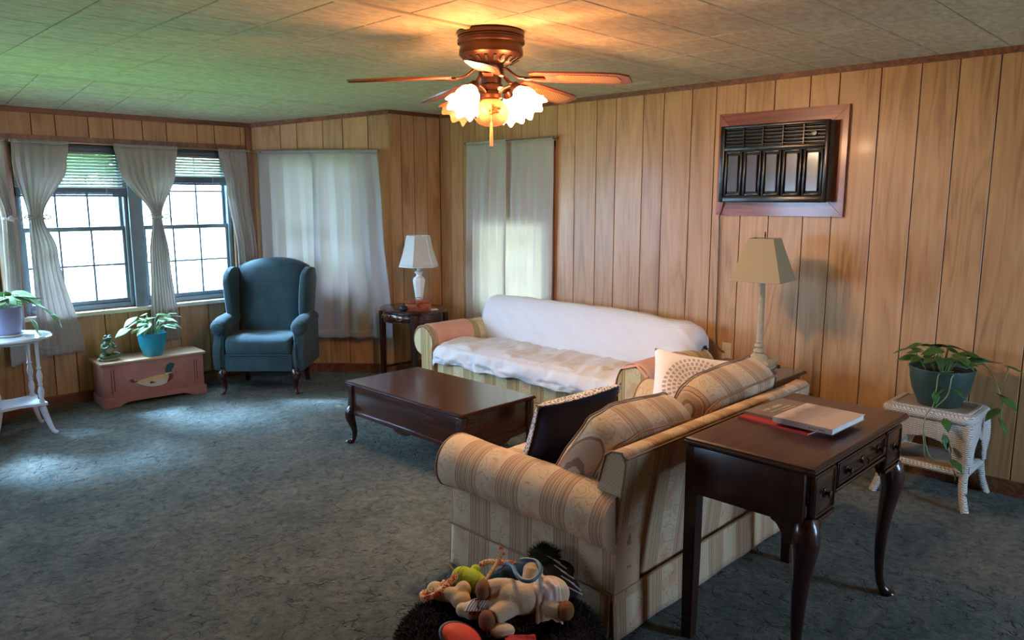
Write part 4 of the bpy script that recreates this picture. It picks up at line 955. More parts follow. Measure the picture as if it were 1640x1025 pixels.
# ------------------------------------------------------------------ writing desk behind the love seat
dk = thing('writing_desk', 'dark wooden writing desk with three drawers behind the love seat', 'desk', (2.69, 1.135, 0))
dx, dy = .437, .235
mold_top(dx, dy, .762, .03, .012).build('desk_top', M['desktop'], dk, smooth=25)
ex, ey = dx-.02, dy-.016
for s in (-1, 1): MB().box(s*ex-.012, s*ex+.012, -ey+.02, ey-.02, .56, .732, .002).build('side_panel', M['deskz'], dk)
MB().box(-ex+.02, ex-.02, ey-.02, ey, .60, .732, .002).build('back_panel', M['mahogx'], dk)
MB().box(-ex+.01, ex-.01, -ey+.012, -ey+.03, .63, .732, .002).build('front_rail', M['mahogx'], dk)
MB().box(-ex+.01, ex-.01, -ey+.02, ey-.02, .62, .64).build('drawer_floor', M['deskz'], dk, smooth=0)
def drawer(x0, x1, z0, z1, pulls):
    d = MB().box(x0+.003, x1-.003, -ey-.004, -ey+.02, z0+.003, z1-.003, .003).build('drawer', M['mahogx'], dk)
    fr = MB(); b = .007
    for a in ((x0+.008, x1-.008, z0+.008, z0+.008+b), (x0+.008, x1-.008, z1-.008-b, z1-.008), (x0+.008, x0+.008+b, z0+.008+b, z1-.008-b), (x1-.008-b, x1-.008, z0+.008+b, z1-.008-b)): fr.box(a[0], a[1], -ey-.007, -ey-.003, a[2], a[3], .001)
    fr.build('bead', M['mahogx'], d)
    for px, kind in pulls:
        pz = (z0+z1)/2
        pl = MB().ell((px, -ey-.006, pz), (.020 if kind else .015, .004, .016), 14, 8)
        h = pl.build('escutcheon', M['darkbrass'], d)
        if kind: MB().tube(catmull([(px-.02, -ey-.008, pz+.004), (px-.022, -ey-.018, pz-.008), (px, -ey-.022, pz-.017), (px+.022, -ey-.018, pz-.008), (px+.02, -ey-.008, pz+.004)], 4), .0032, 8).build('bail_handle', M['darkbrass'], d)
        else: MB().lathe([(.003, 0), (.006, .004), (.006, .010), (.012, .016), (.012, .02), (.003, .023)], 14).move(Matrix.Translation((px, -ey-.006, pz)) @ Matrix.Rotation(pi/2, 4, 'X')).build('knob', M['darkbrass'], d)
drawer(-ex+.012, -.235, .575, .728, [(-.325, 0)]); drawer(-.225, .225, .638, .728, [(-.15, 0), (0, 1), (.15, 0)]); drawer(.235, ex-.012, .575, .728, [(.325, 0)])
for a, b in ((-ex, -.23), (.23, ex)): MB().box(a+.01, b, -ey-.008, -ey+.03, .560, .574, .004).build('lower_moulding', M['mahogx'], dk); 
MB().box(-.23, .23, -ey-.006, -ey+.03, .622, .636, .004).build('lower_moulding', M['mahogx'], dk)
for s in (-1, 1):
    MB().sqtube([(s*(ex-.012), ey-.014, .732), (s*(ex-.012), ey-.014, .3), (s*(ex-.012), ey-.014, 0)], [.024, .023, .019], [.024, .023, .019]).build('back_leg', M['deskz'], dk, smooth=0)
    d = Vector((s, -1, 0)).normalized(); hh = .565
    prof = [(0, .0, .040), (.05, .012, .046), (.12, .020, .046), (.20, .018, .040), (.34, .006, .031), (.52, -.004, .024), (.72, -.006, .0185), (.86, .0, .0155), (.93, .012, .0165), (.965, .026, .022), (1.0, .032, .019)]
    pts = catmull([d*o+Vector((s*(ex-.03), -ey+.03, hh*(1-t))) for t, o, r in prof], 3); R = []
    for i in range(len(prof)-1):
        for q in range(3): R.append(lerp(prof[i][2], prof[i+1][2], q/3)*.98)
    R.append(prof[-1][2])
    lg = MB().tube(pts, R, 16, upv=(1, 0, 0)); lg.ell(d*.04+Vector((s*(ex-.03), -ey+.03, .012)), (.028, .028, .012), 14, 8)
    l = lg.build('front_leg', M['mahogz'], dk)
    for ax_ in (0, 1):   # shaped knee brackets
        w = [(0, .0), (.075, .0), (.075, -.012), (.055, -.022), (.035, -.05), (.02, -.075), (0, -.08)]
        if ax_ == 0: MB().prism(w, lambda a, b, dd, s=s: (s*(ex-.045)-s*a, dd, .575+b), -ey-.002, -ey+.022).build('knee_bracket', M['mahogz'], dk, smooth=0)
        else: MB().prism(w, lambda a, b, dd, s=s: (dd, -ey+.05+a, .568+b), s*ex-.011, s*ex+.011).build('knee_bracket', M['mahogz'], dk, smooth=0)

# books on the desk
b1 = thing('book', 'thin red covered book at the bottom of the desk pile', 'book', (2.685, 1.19, .7625), radians(-7), 'books on the desk')
def book(o, w, h, t, cover, title=None):
    MB().box(-w/2+.002, w/2-.003, -h/2+.003, h/2-.003, .0015, t-.0015).build('pages', M['paper'], o, smooth=0)
    MB().box(-w/2, w/2, -h/2, h/2, 0, .0015).build('back_cover', M[cover], o, smooth=0); c = MB().box(-w/2, w/2, -h/2, h/2, t-.0015, t).build('front_cover', M[cover], o, smooth=0)
    MB().box(-w/2-.001, -w/2+.001, -h/2, h/2, 0, t).build('spine', M[cover], o, smooth=0); return c
book(b1, .215, .285, .008, 'redcover')
b2 = thing('magazine', 'grey brown covered magazine with pale title in the desk pile', 'magazine', (2.775, 1.195, .771), radians(-4), 'books on the desk')
c2 = book(b2, .285, .285, .010, 'greycover')
b3 = thing('book', 'landscape photo book lying open side down on top of the desk pile', 'book', (2.712, 1.085, .7815), radians(-2), 'books on the desk')
b3['label'] = 'wide book with a hazy landscape cover on top of the desk pile'
c3 = book(b3, .272, .222, .020, 'landscape')
def print_line(parent, x0, x1, y, z, h, mat, seed, gaps=(), vert=False):
    """a line of print too small to read: short upright strokes and bars"""
    rnd = random.Random(seed); mb = MB(); x = x0
    while x < x1:
        w = h*rnd.uniform(.35, .6)
        if not any(a < x < b for a, b in gaps):
            for q in range(rnd.choice((1, 2, 2))): 
                xx = x+q*w*.6; t = h*.14; a, b = (y, y+h*rnd.uniform(.7, 1))
                f = (lambda p0, p1, q0, q1: mb.box(p0, p1, q0, q1, z, z+.0004)) if not vert else (lambda p0, p1, q0, q1: mb.box(-.1372, -.1368, -p1, -p0, q0, q1))
                f(xx, xx+t, a, b)
            f(x, x+w*.75, y+h*rnd.choice((0, .42, .86)), y+h*rnd.choice((0, .42, .86))+h*.13) if False else f(x, x+w*.7, y+h*.43, y+h*.56)
        x += w*1.35
    mb.build('print', M[mat], parent, smooth=0)
print_line(c2, -.085, .045, .085, .0102, .020, 'ink', 4, [(-.045, -.032)]); print_line(c2, -.08, .07, .062, .0102, .007, 'ink', 5); print_line(c2, -.03, .07, .045, .0102, .004, 'ink', 6)
print_line(b3, .025, .088, .006, .0, .008, 'darkink', 8, [(.05, .058)], True)

# ------------------------------------------------------------------ end table with the tall square lamp
et = thing('end_table', 'dark wooden end table with a drawer in the corner behind the love seat', 'end table', (4.08, 2.105, 0))
EX, EY, EZ = .29, .27, .578
mold_top(EX, EY, EZ, .024, .01).build('table_top', M['mahog'], et, smooth=25)
MB().box(-EX+.03, EX-.03, -EY+.03, EY-.03, .12, EZ-.024, .003).build('body', M['mahogz'], et)
MB().box(-EX+.012, EX-.012, -EY+.012, EY-.012, .10, .125, .004).build('plinth', M['mahog'], et)
dr = MB().box(-EX+.022, -EX+.03, -EY+.055, EY-.055, .44, .535, .003).build('drawer', M['mahog'], et)
MB().lathe([(.003, 0), (.006, .004), (.005, .010), (.012, .018), (.010, .024), (.002, .026)], 14).move(Matrix.Translation((-EX+.022, 0, .487)) @ Matrix.Rotation(-pi/2, 4, 'Y')).build('knob', M['brass'], dr)
d2 = MB().box(-EX+.05, EX-.05, -EY+.022, -EY+.03, .44, .535, .003).build('side_panel', M['mahogx'], et)
for sx in (-1, 1):
    for sy in (-1, 1): MB().sqtube([(sx*(EX-.04), sy*(EY-.04), .12), (sx*(EX-.04), sy*(EY-.04), 0)], [.022, .018], [.022, .018]).build('leg', M['mahogz'], et, smooth=0)
lp = thing('table_lamp', 'tall slender lamp with square parchment shade on the end table', 'lamp', (4.245, 2.085, EZ), radians(8), 'table lamps')
stone = plain('weathered_stone_finish', srgb(176, 156, 124), .6, var=.18, vscale=30)
def sq(r, z): return [(-r, -r, z), (r, -r, z), (r, r, z), (-r, r, z)]
MB().loft([sq(.082, 0), sq(.082, .012), sq(.074, .016), sq(.074, .030), sq(.088, .036), sq(.088, .048), sq(.060, .056)]).build('plinth', stone, lp, smooth=0)
MB().lathe([(.058, .05), (.056, .062), (.044, .078), (.034, .088), (.026, .092), (.034, .098), (.034, .108), (.022, .114), (.020, .122), (.030, .132), (.028, .146), (.018, .152), (.022, .158), (.0205, .168)], 28).build('base', stone, lp)
MB().lathe([(.0195, .165), (.0185, .30), (.0165, .50), (.016, .53), (.018, .535), (.012, .54), (.006, .56), (.006, .60)], 24).build('column', stone, lp)
sh = MB()
rg = lambda r, z: [(x*r, y*r, z) for x, y in ((-1, -1), (1, -1), (1, 1), (-1, 1))]
o = solid(MB().loft([rg(.148, .530), rg(.072, .782)], cap=False).build('lamp_shade', M['parch'], lp, smooth=0), .003)
MB().tube([(0, 0, .58), (0, 0, .79), (0, 0, .80), (0, 0, .82)], [.003, .003, .006, .003], 8).build('finial', M['darkbrass'], lp)
for a in (0, pi/2): MB().tube([(-.07*cos(a), -.07*sin(a), .778), (.07*cos(a), .07*sin(a), .778)], .0015, 6).build('shade_spider', M['darkbrass'], o)
MB().tube(catmull([(.08, -.03, .006), (.11, -.06, .005), (.10, -.10, .005), (.07, -.09, .005)], 5), .003, 6).build('cord', M['black_rubber'], lp)

# ------------------------------------------------------------------ oval table in the corner with lamp and box
ov = thing('oval_table', 'oval mahogany side table with curved drawers beside the white sofa', 'side table', (4.012, 5.165, 0))
OA, OB, OZ = .262, .33, .66
MB().lathe([(.0, OZ-.022), (.97, OZ-.022), (1.0, OZ-.017), (1.0, OZ-.010), (.985, OZ-.006), (.985, OZ-.002), (.97, OZ), (0.01, OZ)], 56, sx=OA, sy=OB).build('table_top', M['mahog'], ov, smooth=30)
MB().lathe([(.90, OZ-.115), (.915, OZ-.112), (.915, OZ-.100), (.90, OZ-.098), (.90, OZ-.022)], 56, cap=True, sx=OA, sy=OB).build('apron', M['mahogx'], ov, smooth=30)
for a0, a1, am in ((140, 176, 158), (178, 222, 200)):
    f = lambda u, v: (OA*.908*cos(radians(lerp(a0, a1, u))), OB*.908*sin(radians(lerp(a0, a1, u))), lerp(OZ-.094, OZ-.03, v))
    dr = solid(MB().grid(f, 14, 1).build('drawer', M['mahog'], ov, smooth=180, fix=False), .006)
    a = radians(am); c = Vector((OA*.925*cos(a), OB*.925*sin(a), OZ-.062)); t = Vector((-OA*sin(a), OB*cos(a), 0)).normalized(); n = Vector((cos(a)/OA, sin(a)/OB, 0)).normalized()
    MB().tube(catmull([c-t*.028+Vector((0, 0, .008)), c-t*.03+n*.010, c-t*.018+n*.014-Vector((0, 0, .014)), c+t*.018+n*.014-Vector((0, 0, .014)), c+t*.03+n*.010, c+t*.028+Vector((0, 0, .008))], 4), .003, 8).build('bail_handle', M['brass'], dr)
    for s in (-1, 1): MB().ell(c+t*.028*s+Vector((0, 0, .006)), (.009, .009, .009), 10, 6).build('rosette', M['brass'], dr)
for sx in (-1, 1):
    for sy in (-1, 1):
        x, y = sx*.168, sy*.222; MB().sqtube([(x, y, OZ-.03), (x, y, OZ-.25), (x, y, 0)], [.021, .020, .017], [.021, .020, .017]).build('leg', M['mahogz'], ov, smooth=0)
        br = MB().prism([(0, 0), (.05, 0), (.045, -.012), (.02, -.02), (.012, -.045), (0, -.05)], lambda a, b, d, x=x, y=y, sy=sy: (x+d, y-sy*(.02+a), OZ-.115+b), -.008, .008).build('fret_bracket', M['mahogz'], ov, smooth=0)
for sy in (-1, 1): MB().box(-.15, .15, sy*.222-.009, sy*.222+.009, .115, .135, .002).build('stretcher', M['mahogx'], ov)
MB().box(-.009, .009, -.213, .213, .115, .135, .002).build('stretcher', M['mahog'], ov)
l2 = thing('table_lamp', 'white lamp with bell shade on the oval corner table', 'lamp', (4.085, 5.17, OZ), radians(20), 'table lamps')
def octo(r, z, n=8, ph=0): return [(r*cos(2*pi*j/n+ph), r*sin(2*pi*j/n+ph), z) for j in range(n)]
MB().loft([octo(.07, 0, 8), octo(.07, .012), octo(.055, .02), octo(.032, .03), octo(.030, .045), octo(.032, .06), octo(.052, .20), octo(.055, .232), octo(.048, .252), octo(.026, .268)]).build('base', M['white'], l2, smooth=0)
MB().lathe([(.024, .265), (.022, .28), (.036, .296), (.040, .304), (.026, .312), (.016, .318), (.018, .33), (.018, .37), (.010, .375), (.004, .60)], 24).build('neck', M['white'], l2)
shp = [(.172, .352), (.156, .40), (.136, .46), (.118, .53), (.105, .60), (.101, .615)]
def bell(r, z): return [(r*cos(2*pi*j/6+.25)*1.0, r*sin(2*pi*j/6+.25), z) for j in range(6)]
o = solid(MB().loft([[tuple(p) for p in (lambda q: [Vector(q[i]).lerp(Vector(q[(i+1) % 6]), k/4) for i in range(6) for k in range(4)])(bell(r, z))] for r, z in shp], cap=False).build('lamp_shade', M['lampshade'], l2, smooth=25), .002)
for j in range(6):
    MB().tube([bell(r+.001, z)[j] for r, z in shp], .0025, 6).build('shade_rib', M['white'], o)
for r, z in (shp[0], shp[-1]): MB().tube(bell(r, z)+[bell(r, z)[0]], .004, 6).build('shade_edge', M['white'], o)
jb = thing('wooden_box', 'small reddish wooden chest with brass clasp in front of the white lamp', 'box', (3.93, 4.985, OZ), radians(-47))
MB().box(-.10, .10, -.055, .055, 0, .062, .003).build('body', M['cedar'], jb); MB().box(-.102, .102, -.057, .057, .064, .092, .005).build('lid', M['cedar'], jb)
cl = MB().box(-.011, .011, -.0605, -.057, .048, .082, .002).build('clasp', M['brass'], jb); MB().tube([(.010*cos(t), -.064, .045+.010*sin(t)) for t in [2*pi*k/12 for k in range(13)]], .002, 6, cap=False).build('clasp_ring', M['brass'], cl)
hd = MB().tube(catmull([(-.02, 0, .092), (-.018, 0, .108), (.018, 0, .108), (.02, 0, .092)], 4), .003, 8).build('lid_handle', M['brass'], jb)
bp = thing('black_pouch', 'small round black pouch beside the wooden box on the oval table', 'pouch', (3.815, 5.04, OZ))
soft(.085, .07, .05, .8, 20, 12, .12, 4).move(Matrix.Translation((0, 0, .025))).build('pouch', M['black_rubber'], bp); MB().tube([(-.02, 0, .045), (0, -.01, .06), (.02, 0, .045)], .003, 6).build('drawstring', M['black_rubber'], bp)
pp = thing('note_card', 'white card lying beside the wooden box on the oval table', 'card', (4.045, 4.925, OZ), radians(-30)); MB().box(-.035, .035, -.025, .025, 0, .004, .001).build('card', M['paper'], pp); MB().box(-.03, .03, -.02, .02, .004, .0075, .001).build('card', M['white'], pp)

# ------------------------------------------------------------------ wing armchair
wc = thing('wing_armchair', 'dark teal wing armchair with short cabriole legs in the bay', 'armchair', (3.02, 5.90, 0), atan2(-.42, .485)-radians(4)); wc.scale = (1.04, 1, 1)
# local: x = width (right as seen), -y = front; front legs at y=-.24
def hull(rings, name, mat, par=wc, sm=60, sub=1):
    o = MB().loft(rings).build(name, mat, par, smooth=sm)
    if sub: subsurf(o, sub)
    return o
def rr(x0, x1, y0, y1, z, r=.03, n=4):
    out = []
    for cx, cy_, a0 in ((x1-r, y1-r, 0), (x0+r, y1-r, 90), (x0+r, y0+r, 180), (x1-r, y0+r, 270)):
        for k in range(n): a = radians(a0+90*k/(n-1)); out.append((cx+r*cos(a), cy_+r*sin(a), z))
    return out
hull([rr(-.27, .27, -.255, .25, z, .02) for z in (.195, .20, .30, .325, .33)], 'seat_rail', M['teal'], sub=0)
hull([rr(-.262, .262, -.265+dy, .12, z, .04) for z, dy in ((.325, .02), (.335, .004), (.36, -.005), (.42, -.005), (.455, .01), (.475, .05), (.48, .10))], 'seat_cushion', M['teal'], sub=1)
MB().tube([(-.26, -.262, .33), (.26, -.262, .33)], .006, 8).build('piping', M['teal'], wc)
# back with gently arched top, raked
def backring(t):
    z = lerp(.30, 1.075, t); y = .12+.16*t; w = lerp(.27, .325, smooth01(t*1.4)); return z, y, w
bk_ = MB(); rings = []
def bpt(u, v, s):
    w = lerp(.262, .285, smooth01(v*1.5)); x = (2*u-1)*w; zt = 1.085-.075*abs(2*u-1)**2.4; z = lerp(.30, zt, v); y = .10+.17*v+(.055*((1-(2*u-1)**4)*(1-(2*v-1)**6))**.5 if s < 0 else 0)*-1+(.085 if s > 0 else 0)
    return (x, y, z)
for s in (-1, 1): bk_.grid(lambda a, b: bpt(a, b, s), 18, 22)
n_ = 19; 
def edge(fu, n):
    bk_.grid(lambda a, b: tuple(Vector(bpt(*fu(a), -1)).lerp(Vector(bpt(*fu(a), 1)), b)), n, 2)
edge(lambda a: (0, a), 22); edge(lambda a: (1, a), 22); edge(lambda a: (a, 1), 18); edge(lambda a: (a, 0), 18)
weld(bk_.build('backrest', M['teal'], wc, smooth=60))
for s in (-1, 1):
    # wing: shaped slab beside the back
    out = [(.02, .60), (.0, .66), (-.005, .78), (.0, .90), (.03, .965), (.09, 1.0), (.18, 1.015), (.30, 1.0), (.345, .92), (.33, .75), (.30, .60)]
    wg = MB(); rings = []
    for d, sc in ((.0, .93), (.012, 1.0), (.050, 1.0), (.062, .93)):
        rings.append([(s*(.262+d+.02*smooth01((b-.6)/.4)), .155+(a-.155)*sc, .80+(b-.80)*sc) for a, b in out])
    wg.loft(rings).build('wing', M['teal'], wc, smooth=50)
    # arm: scrolled roll over a shaped side panel
    sp = [(-.24, .20), (-.262, .33), (-.25, .38), (-.215, .44), (-.205, .50), (-.21, .545), (.20, .57), (.27, .60), (.27, .20)]
    rings = [[(s*(.268+d), a*sc, .40+(b-.40)*sc) for a, b in sp] for d, sc in ((0, .97), (.012, 1), (.075, 1), (.088, .97))]
    MB().loft(rings).build('arm_side', M['teal'], wc, smooth=40)
    ap = catmull([(s*.315, -.215, .545), (s*.318, -.10, .572), (s*.318, .06, .58), (s*.315, .20, .585)], 5)
    ar = MB().tube(ap, [.058, .066]+[.068]*(len(ap)-3)+[.06], 18, flat=.85).ell((s*.315, -.222, .543), (.056, .03, .052), 16, 10).build('arm_roll', M['teal'], wc)
    MB().tube(catmull([(s*.30, -.262, .21), (s*.296, -.268, .34), (s*.292, -.245, .42), (s*.285, -.222, .50)], 5), .007, 8).build('piping', M['teal'], wc)
    P, R = cabriole(.205, 1.0, (s*.6, -1), True, .9)
    lg = MB().tube([p+Vector((s*.28, -.232, 0)) for p in P], R, 14, upv=(1, 0, 0)).ell((s*.295, -.258, .010), (.022, .026, .010), 12, 8).build('front_leg', M['mahogz'], wc)
    MB().sqtube([(s*.25, .22, .22), (s*.255, .255, .0)], [.021, .017], [.021, .017]).build('back_leg', M['mahogz'], wc, smooth=0)

# ------------------------------------------------------------------ pine chest with a painted duck
ch = thing('pine_chest', 'low rose painted pine chest with a painted duck under the bay window', 'chest', (2.185, 6.285, 0), radians(-4))
CX, CY, CZ = .375, .155, .352
MB().box(-CX, CX, -CY, CY, .06, CZ-.02, .003).build('body', M['pinkpaint'], ch)
MB().box(-CX-.022, CX+.022, -CY-.022, CY+.012, CZ-.02, CZ, .006).build('lid', M['pinetop'], ch)
for nm, pts, f in (('plinth_front', [(-CX-.012, 0), (-CX-.012, .072), (CX+.012, .072), (CX+.012, 0), (CX-.10, 0), (CX-.13, .018), (CX-.18, .03), (-CX+.18, .03), (-CX+.13, .018), (-CX+.10, 0)], lambda a, b, d: (a, -CY-d, b)),):
    MB().prism(pts, f, 0, .014).build(nm, M['pinkpaint'], ch, smooth=0)
for s in (-1, 1): MB().box(s*CX-.0, s*(CX+.012), -CY, CY, 0, .072, .002).build('plinth_side', M['pinkpaint'], ch) if s > 0 else MB().box(-CX-.012, -CX, -CY, CY, 0, .072, .002).build('plinth_side', M['pinkpaint'], ch)
MB().box(-CX, CX, CY-.01, CY, 0, .06).build('plinth_back', M['pinkpaint'], ch, smooth=0)
paint = lambda n, r, g, b: plain(n, srgb(r, g, b), .55, var=.08)
dkm = {'body': paint('duck_body_paint', 214, 186, 132), 'belly': paint('duck_belly_paint', 208, 200, 188), 'chest': paint('duck_breast_paint', 122, 34, 38), 'head': paint('duck_head_paint', 30, 86, 84), 'bill': paint('duck_bill_paint', 196, 128, 92), 'ring': paint('duck_ring_paint', 236, 232, 222), 'tail': paint('duck_tail_paint', 92, 46, 44), 'slot': paint('groove_paint', 108, 56, 50)}
duck = bpy.data.objects.new('painted_duck', None); C.objects.link(duck); duck.parent = ch; duck['label'] = 'painted mallard duck on the chest front'
def flat(nm, pts, mat, d0=0, parent=duck): MB().prism(pts, lambda a, b, d: (a, -CY-d, b), .0005+d0, .0025+d0).build(nm, dkm[mat], parent, smooth=0)
flat('duck_body', [(-.155, .172), (-.12, .182), (-.05, .196), (.02, .205), (.075, .206), (.115, .198), (.105, .16), (.08, .145), (.0, .142), (-.08, .15)], 'body')
flat('duck_belly', [(-.155, .172), (-.08, .158), (0, .16), (.06, .172), (.10, .165), (.08, .130), (.03, .118), (-.03, .118), (-.09, .136)], 'belly', .001)
flat('duck_breast', [(.08, .132), (.10, .140), (.125, .160), (.135, .188), (.120, .207), (.10, .207), (.098, .175)], 'chest', .002)
flat('duck_ring', [(.072, .206), (.12, .207), (.118, .214), (.074, .214)], 'ring', .003)
flat('duck_head', [(.076, .212), (.078, .25), (.09, .278), (.115, .292), (.14, .286), (.150, .268), (.145, .252), (.128, .240), (.120, .212)], 'head', .003)
flat('duck_bill', [(.143, .262), (.165, .258), (.19, .254), (.192, .249), (.16, .247), (.14, .248)], 'bill', .0035)
flat('duck_tail', [(-.195, .188), (-.18, .200), (-.165, .198), (-.155, .180), (-.13, .178), (-.14, .170), (-.17, .172)], 'tail', .001)
flat('duck_wing_mark', [(-.045, .152), (-.035, .165), (-.015, .152), (-.0, .146), (-.045, .144)], 'tail', .003)
for x in (-CX+.055, CX-.075):
    for dx_ in (0, .018): MB().box(x+dx_, x+dx_+.006, -CY-.0012, -CY+.002, .10+.02*(dx_ > 0), .29, .0005).build('carved_slot', dkm['slot'], ch)
for x, z in ((-.06, 0), (.03, .0)): MB().box(x-.006, x+.006, CY-.02, CY-.004, CZ, CZ+.003, .001).build('hinge', M['brass'], ch)

# figurine on the chest: frog sitting in meditation on a lily pad
fg = thing('figurine', 'green glazed frog figurine sitting with folded hands on the chest', 'figurine', (1.885, 6.27, CZ), radians(10))
FM = MB()
FM.ell((0, 0, .085), (.042, .036, .055), 18, 12).ell((0, -.004, .125), (.036, .030, .03), 16, 10).ell((0, -.006, .168), (.030, .028, .022), 18, 12)
for s in (-1, 1):
    FM.ell((s*.016, -.012, .188), (.012, .012, .012), 12, 8)
    FM.tube(catmull([(s*.036, 0, .125), (s*.050, -.02, .10), (s*.030, -.042, .10), (s*.006, -.046, .122)], 5), [.013]*5+[.011]*5+[.009]*6, 10)
    FM.tube(catmull([(s*.03, -.005, .04), (s*.065, -.02, .04), (s*.05, -.05, .034), (-s*.01, -.056, .034)], 5), [.02]*5+[.016]*5+[.011]*6, 10)
o = FM.build('body', M['frog'], fg, smooth=180); md = o.modifiers.new('merge', 'REMESH'); md.mode = 'VOXEL'; md.voxel_size = .0035; md.use_smooth_shade = True
for s in (-1, 1): MB().ell((s*.004, -.05, .128), (.004, .006, .016), 8, 8).build('hand', M['frogpale'], fg)
MB().ell((0, -.026, .085), (.03, .014, .035), 14, 10).build('belly', M['frogpale'], fg)
MB().ell((0, -.028, .176), (.028, .012, .009), 14, 8).build('eye_band', M['frog'], fg)
lp_ = MB(); 
for k in range(10):
    a = 2*pi*k/10; lp_.ell((.058*cos(a), .05*sin(a), .012), (.026, .022, .012), 10, 8)
o = lp_.ell((0, 0, .012), (.055, .048, .014), 20, 8).build('lily_pad', M['frogpale'], fg, smooth=180); md = o.modifiers.new('merge', 'REMESH'); md.mode = 'VOXEL'; md.voxel_size = .004; md.use_smooth_shade = True

# ------------------------------------------------------------------ plants
def leaf_mesh(mat, name='leaf'):
    def fn(u, v):
        t = v; w = .5*(sin(pi*min(1, t*.98+.02))**.75)*(1.15-.75*t); s = 2*u-1; x = s*w*.78; y = t-.12*(1-t)*s*s*1.2
        if t < .12: y -= .10*abs(s)*(1-t/.12)
        return (x, y, -.16*t*t+.10*abs(s)*w-.03*s*s)
    return MB().grid(fn, 6, 8).mesh(name, M[mat], 180, False)
leafs = {'leaf': leaf_mesh('leaf'), 'leafpale': leaf_mesh('leafpale')}
def plant_leaf(root, p, az, pitch, size, roll=0, mat='leaf'):
    o = child('leaf', leafs[mat], root, p, (0, 0, 0), (size, size, size)); o.rotation_mode = 'XYZ'
    R = Matrix.Rotation(az-pi/2, 3, 'Z') @ Matrix.Rotation(pitch, 3, 'X') @ Matrix.Rotation(roll, 3, 'Y'); o.rotation_euler = R.to_euler(); solid(o, .012); return o
def stem(root, pts, r=.0028): return MB().tube(catmull(pts, 6), r, 6).build('stem', M['stem'], root)
def bushy(root, z, r, n, seed, size, spread=1.0, hgt=.1, mat='leaf', xmax=9):
    rnd = random.Random(seed)
    for k in range(n):
        a = 2*pi*k/n+rnd.uniform(-.3, .3); rr_ = r*spread*rnd.uniform(.25, 1.0); hh = hgt*rnd.uniform(.35, 1.0); p = Vector((rr_*cos(a), rr_*sin(a), z+hh))
        turn = p.x > xmax-.07 and xmax < 9
        stem(root, [(rr_*.25*cos(a), rr_*.25*sin(a), z-.02), (rr_*.55*cos(a), rr_*.55*sin(a), z+hh*.75), p], .0022)
        plant_leaf(root, p, (1.75 if p.y > 0 else -1.75) if turn else a+rnd.uniform(-.6, .6), rnd.uniform(-.55, .25), size*rnd.uniform(.75, 1.2), rnd.uniform(-.5, .5), mat)
def pot(root, r0, r1, h, mat, lip=.01, rim=True):
    pr = [(r0*.6, 0), (r0, 0), (r0+.003, .004), (lerp(r0, r1, .55)+.004, h*.4), (lerp(r0, r1, .85), h*.7), (r1-.006, h-.03), (r1-.004, h-lip), (r1, h-lip*.9), (r1, h), (r1-.006, h), (r1-.010, h-.02), (r0*.9, h-.04)]
    o = MB().lathe(pr, 40).build('pot', M[mat], root, smooth=40); MB().lathe([(.001, h-.03), (r1*.6, h-.026), (r1-.012, h-.03), (r1-.013, h-.034)], 28).build('soil', M['soil'], root); return o
# wicker stand plant
WX, WY, WZ = 4.43, 1.145, .495
gp = thing('potted_plant', 'trailing pothos in a dark green pot on the wicker stand', 'potted plant', (4.43, 1.135, WZ+.003), 0, 'potted plants')
pot(gp, .10, .160, .205, 'greenpot')
bushy(gp, .19, .15, 34, 5, .085, 1.0, .12, 'leaf', .11)
# picture directions: toward camera c, to the picture's side s
cdv = Vector((-.968, -.247, 0)); sdv = Vector((.70, -.712, 0))
plant_leaf(gp, (-.11, .13, .305), radians(140), -.1, .10, .2); stem(gp, [(-.05, .06, .18), (-.09, .11, .28), (-.11, .13, .305)])
P = [Vector((-.02, -.06, .19)), Vector((-.15, -.03, .20)), Vector((-.185, -.03, .12)), Vector((-.175, -.02, .03)), Vector((-.21, -.0, -.02)), Vector((-.235, .0, -.10)), Vector((-.24, -.015, -.20)), Vector((-.225, -.02, -.26))]
stem(gp, P, .003); stem(gp, [(-.03, -.09, .19), (-.155, -.09, .19), (-.18, -.085, .1), (-.175, -.03, .02)], .003); stem(gp, [(-.235, 0, -.10), (-.24, -.04, -.22), (-.235, -.10, -.245), (-.23, -.14, -.235)], .0025)
for p, az, pi_, sz in (((-.20, -.09, -.03), -150, -.5, .075), ((-.21, -.095, -.115), -120, -1.1, .075), ((-.21, -.12, -.15), -60, -1.2, .055), ((-.235, -.15, -.225), -130, -.3, .08), ((-.235, -.16, -.28), -60, -1.3, .055), ((-.17, -.06, .12), 120, -.6, .06), ((-.17, -.11, .13), -90, -.5, .07), ((-.19, -.22, -.40), -40, -.1, .07), ((-.19, -.03, .10), -150, -1.0, .06)): plant_leaf(gp, p, radians(az), pi_, sz)
P = [Vector((.05, -.10, .20)), Vector((.06, -.17, .235)), Vector((.04, -.22, .20)), Vector((.02, -.26, .13)), Vector((.02, -.285, .05)), Vector((.02, -.285, -.03))]; stem(gp, P, .003); stem(gp, [P[3], P[3]+Vector((.0, -.03, .06)), P[3]+Vector((0, -.035, .12))], .0025)
for p, az, pi_, sz in (((.02, -.295, .25), -90, -.2, .075), ((.015, -.27, .10), -40, -.5, .09), ((.01, -.29, .09), -120, -.4, .10), ((.0, -.27, .02), 150, -.5, .09), ((.01, -.29, -.04), -100, -.9, .08), ((.06, -.17, .25), -60, .1, .09)): plant_leaf(gp, p, radians(az), pi_, sz)
# turquoise pot on the chest
tp = thing('potted_plant', 'pale leaved pothos in a turquoise pot on the chest', 'potted plant', (2.205, 6.225, CZ), 0, 'potted plants')
pot(tp, .068, .108, .185, 'turq'); bushy(tp, .17, .14, 32, 8, .10, 1.25, .15, 'leafpale')
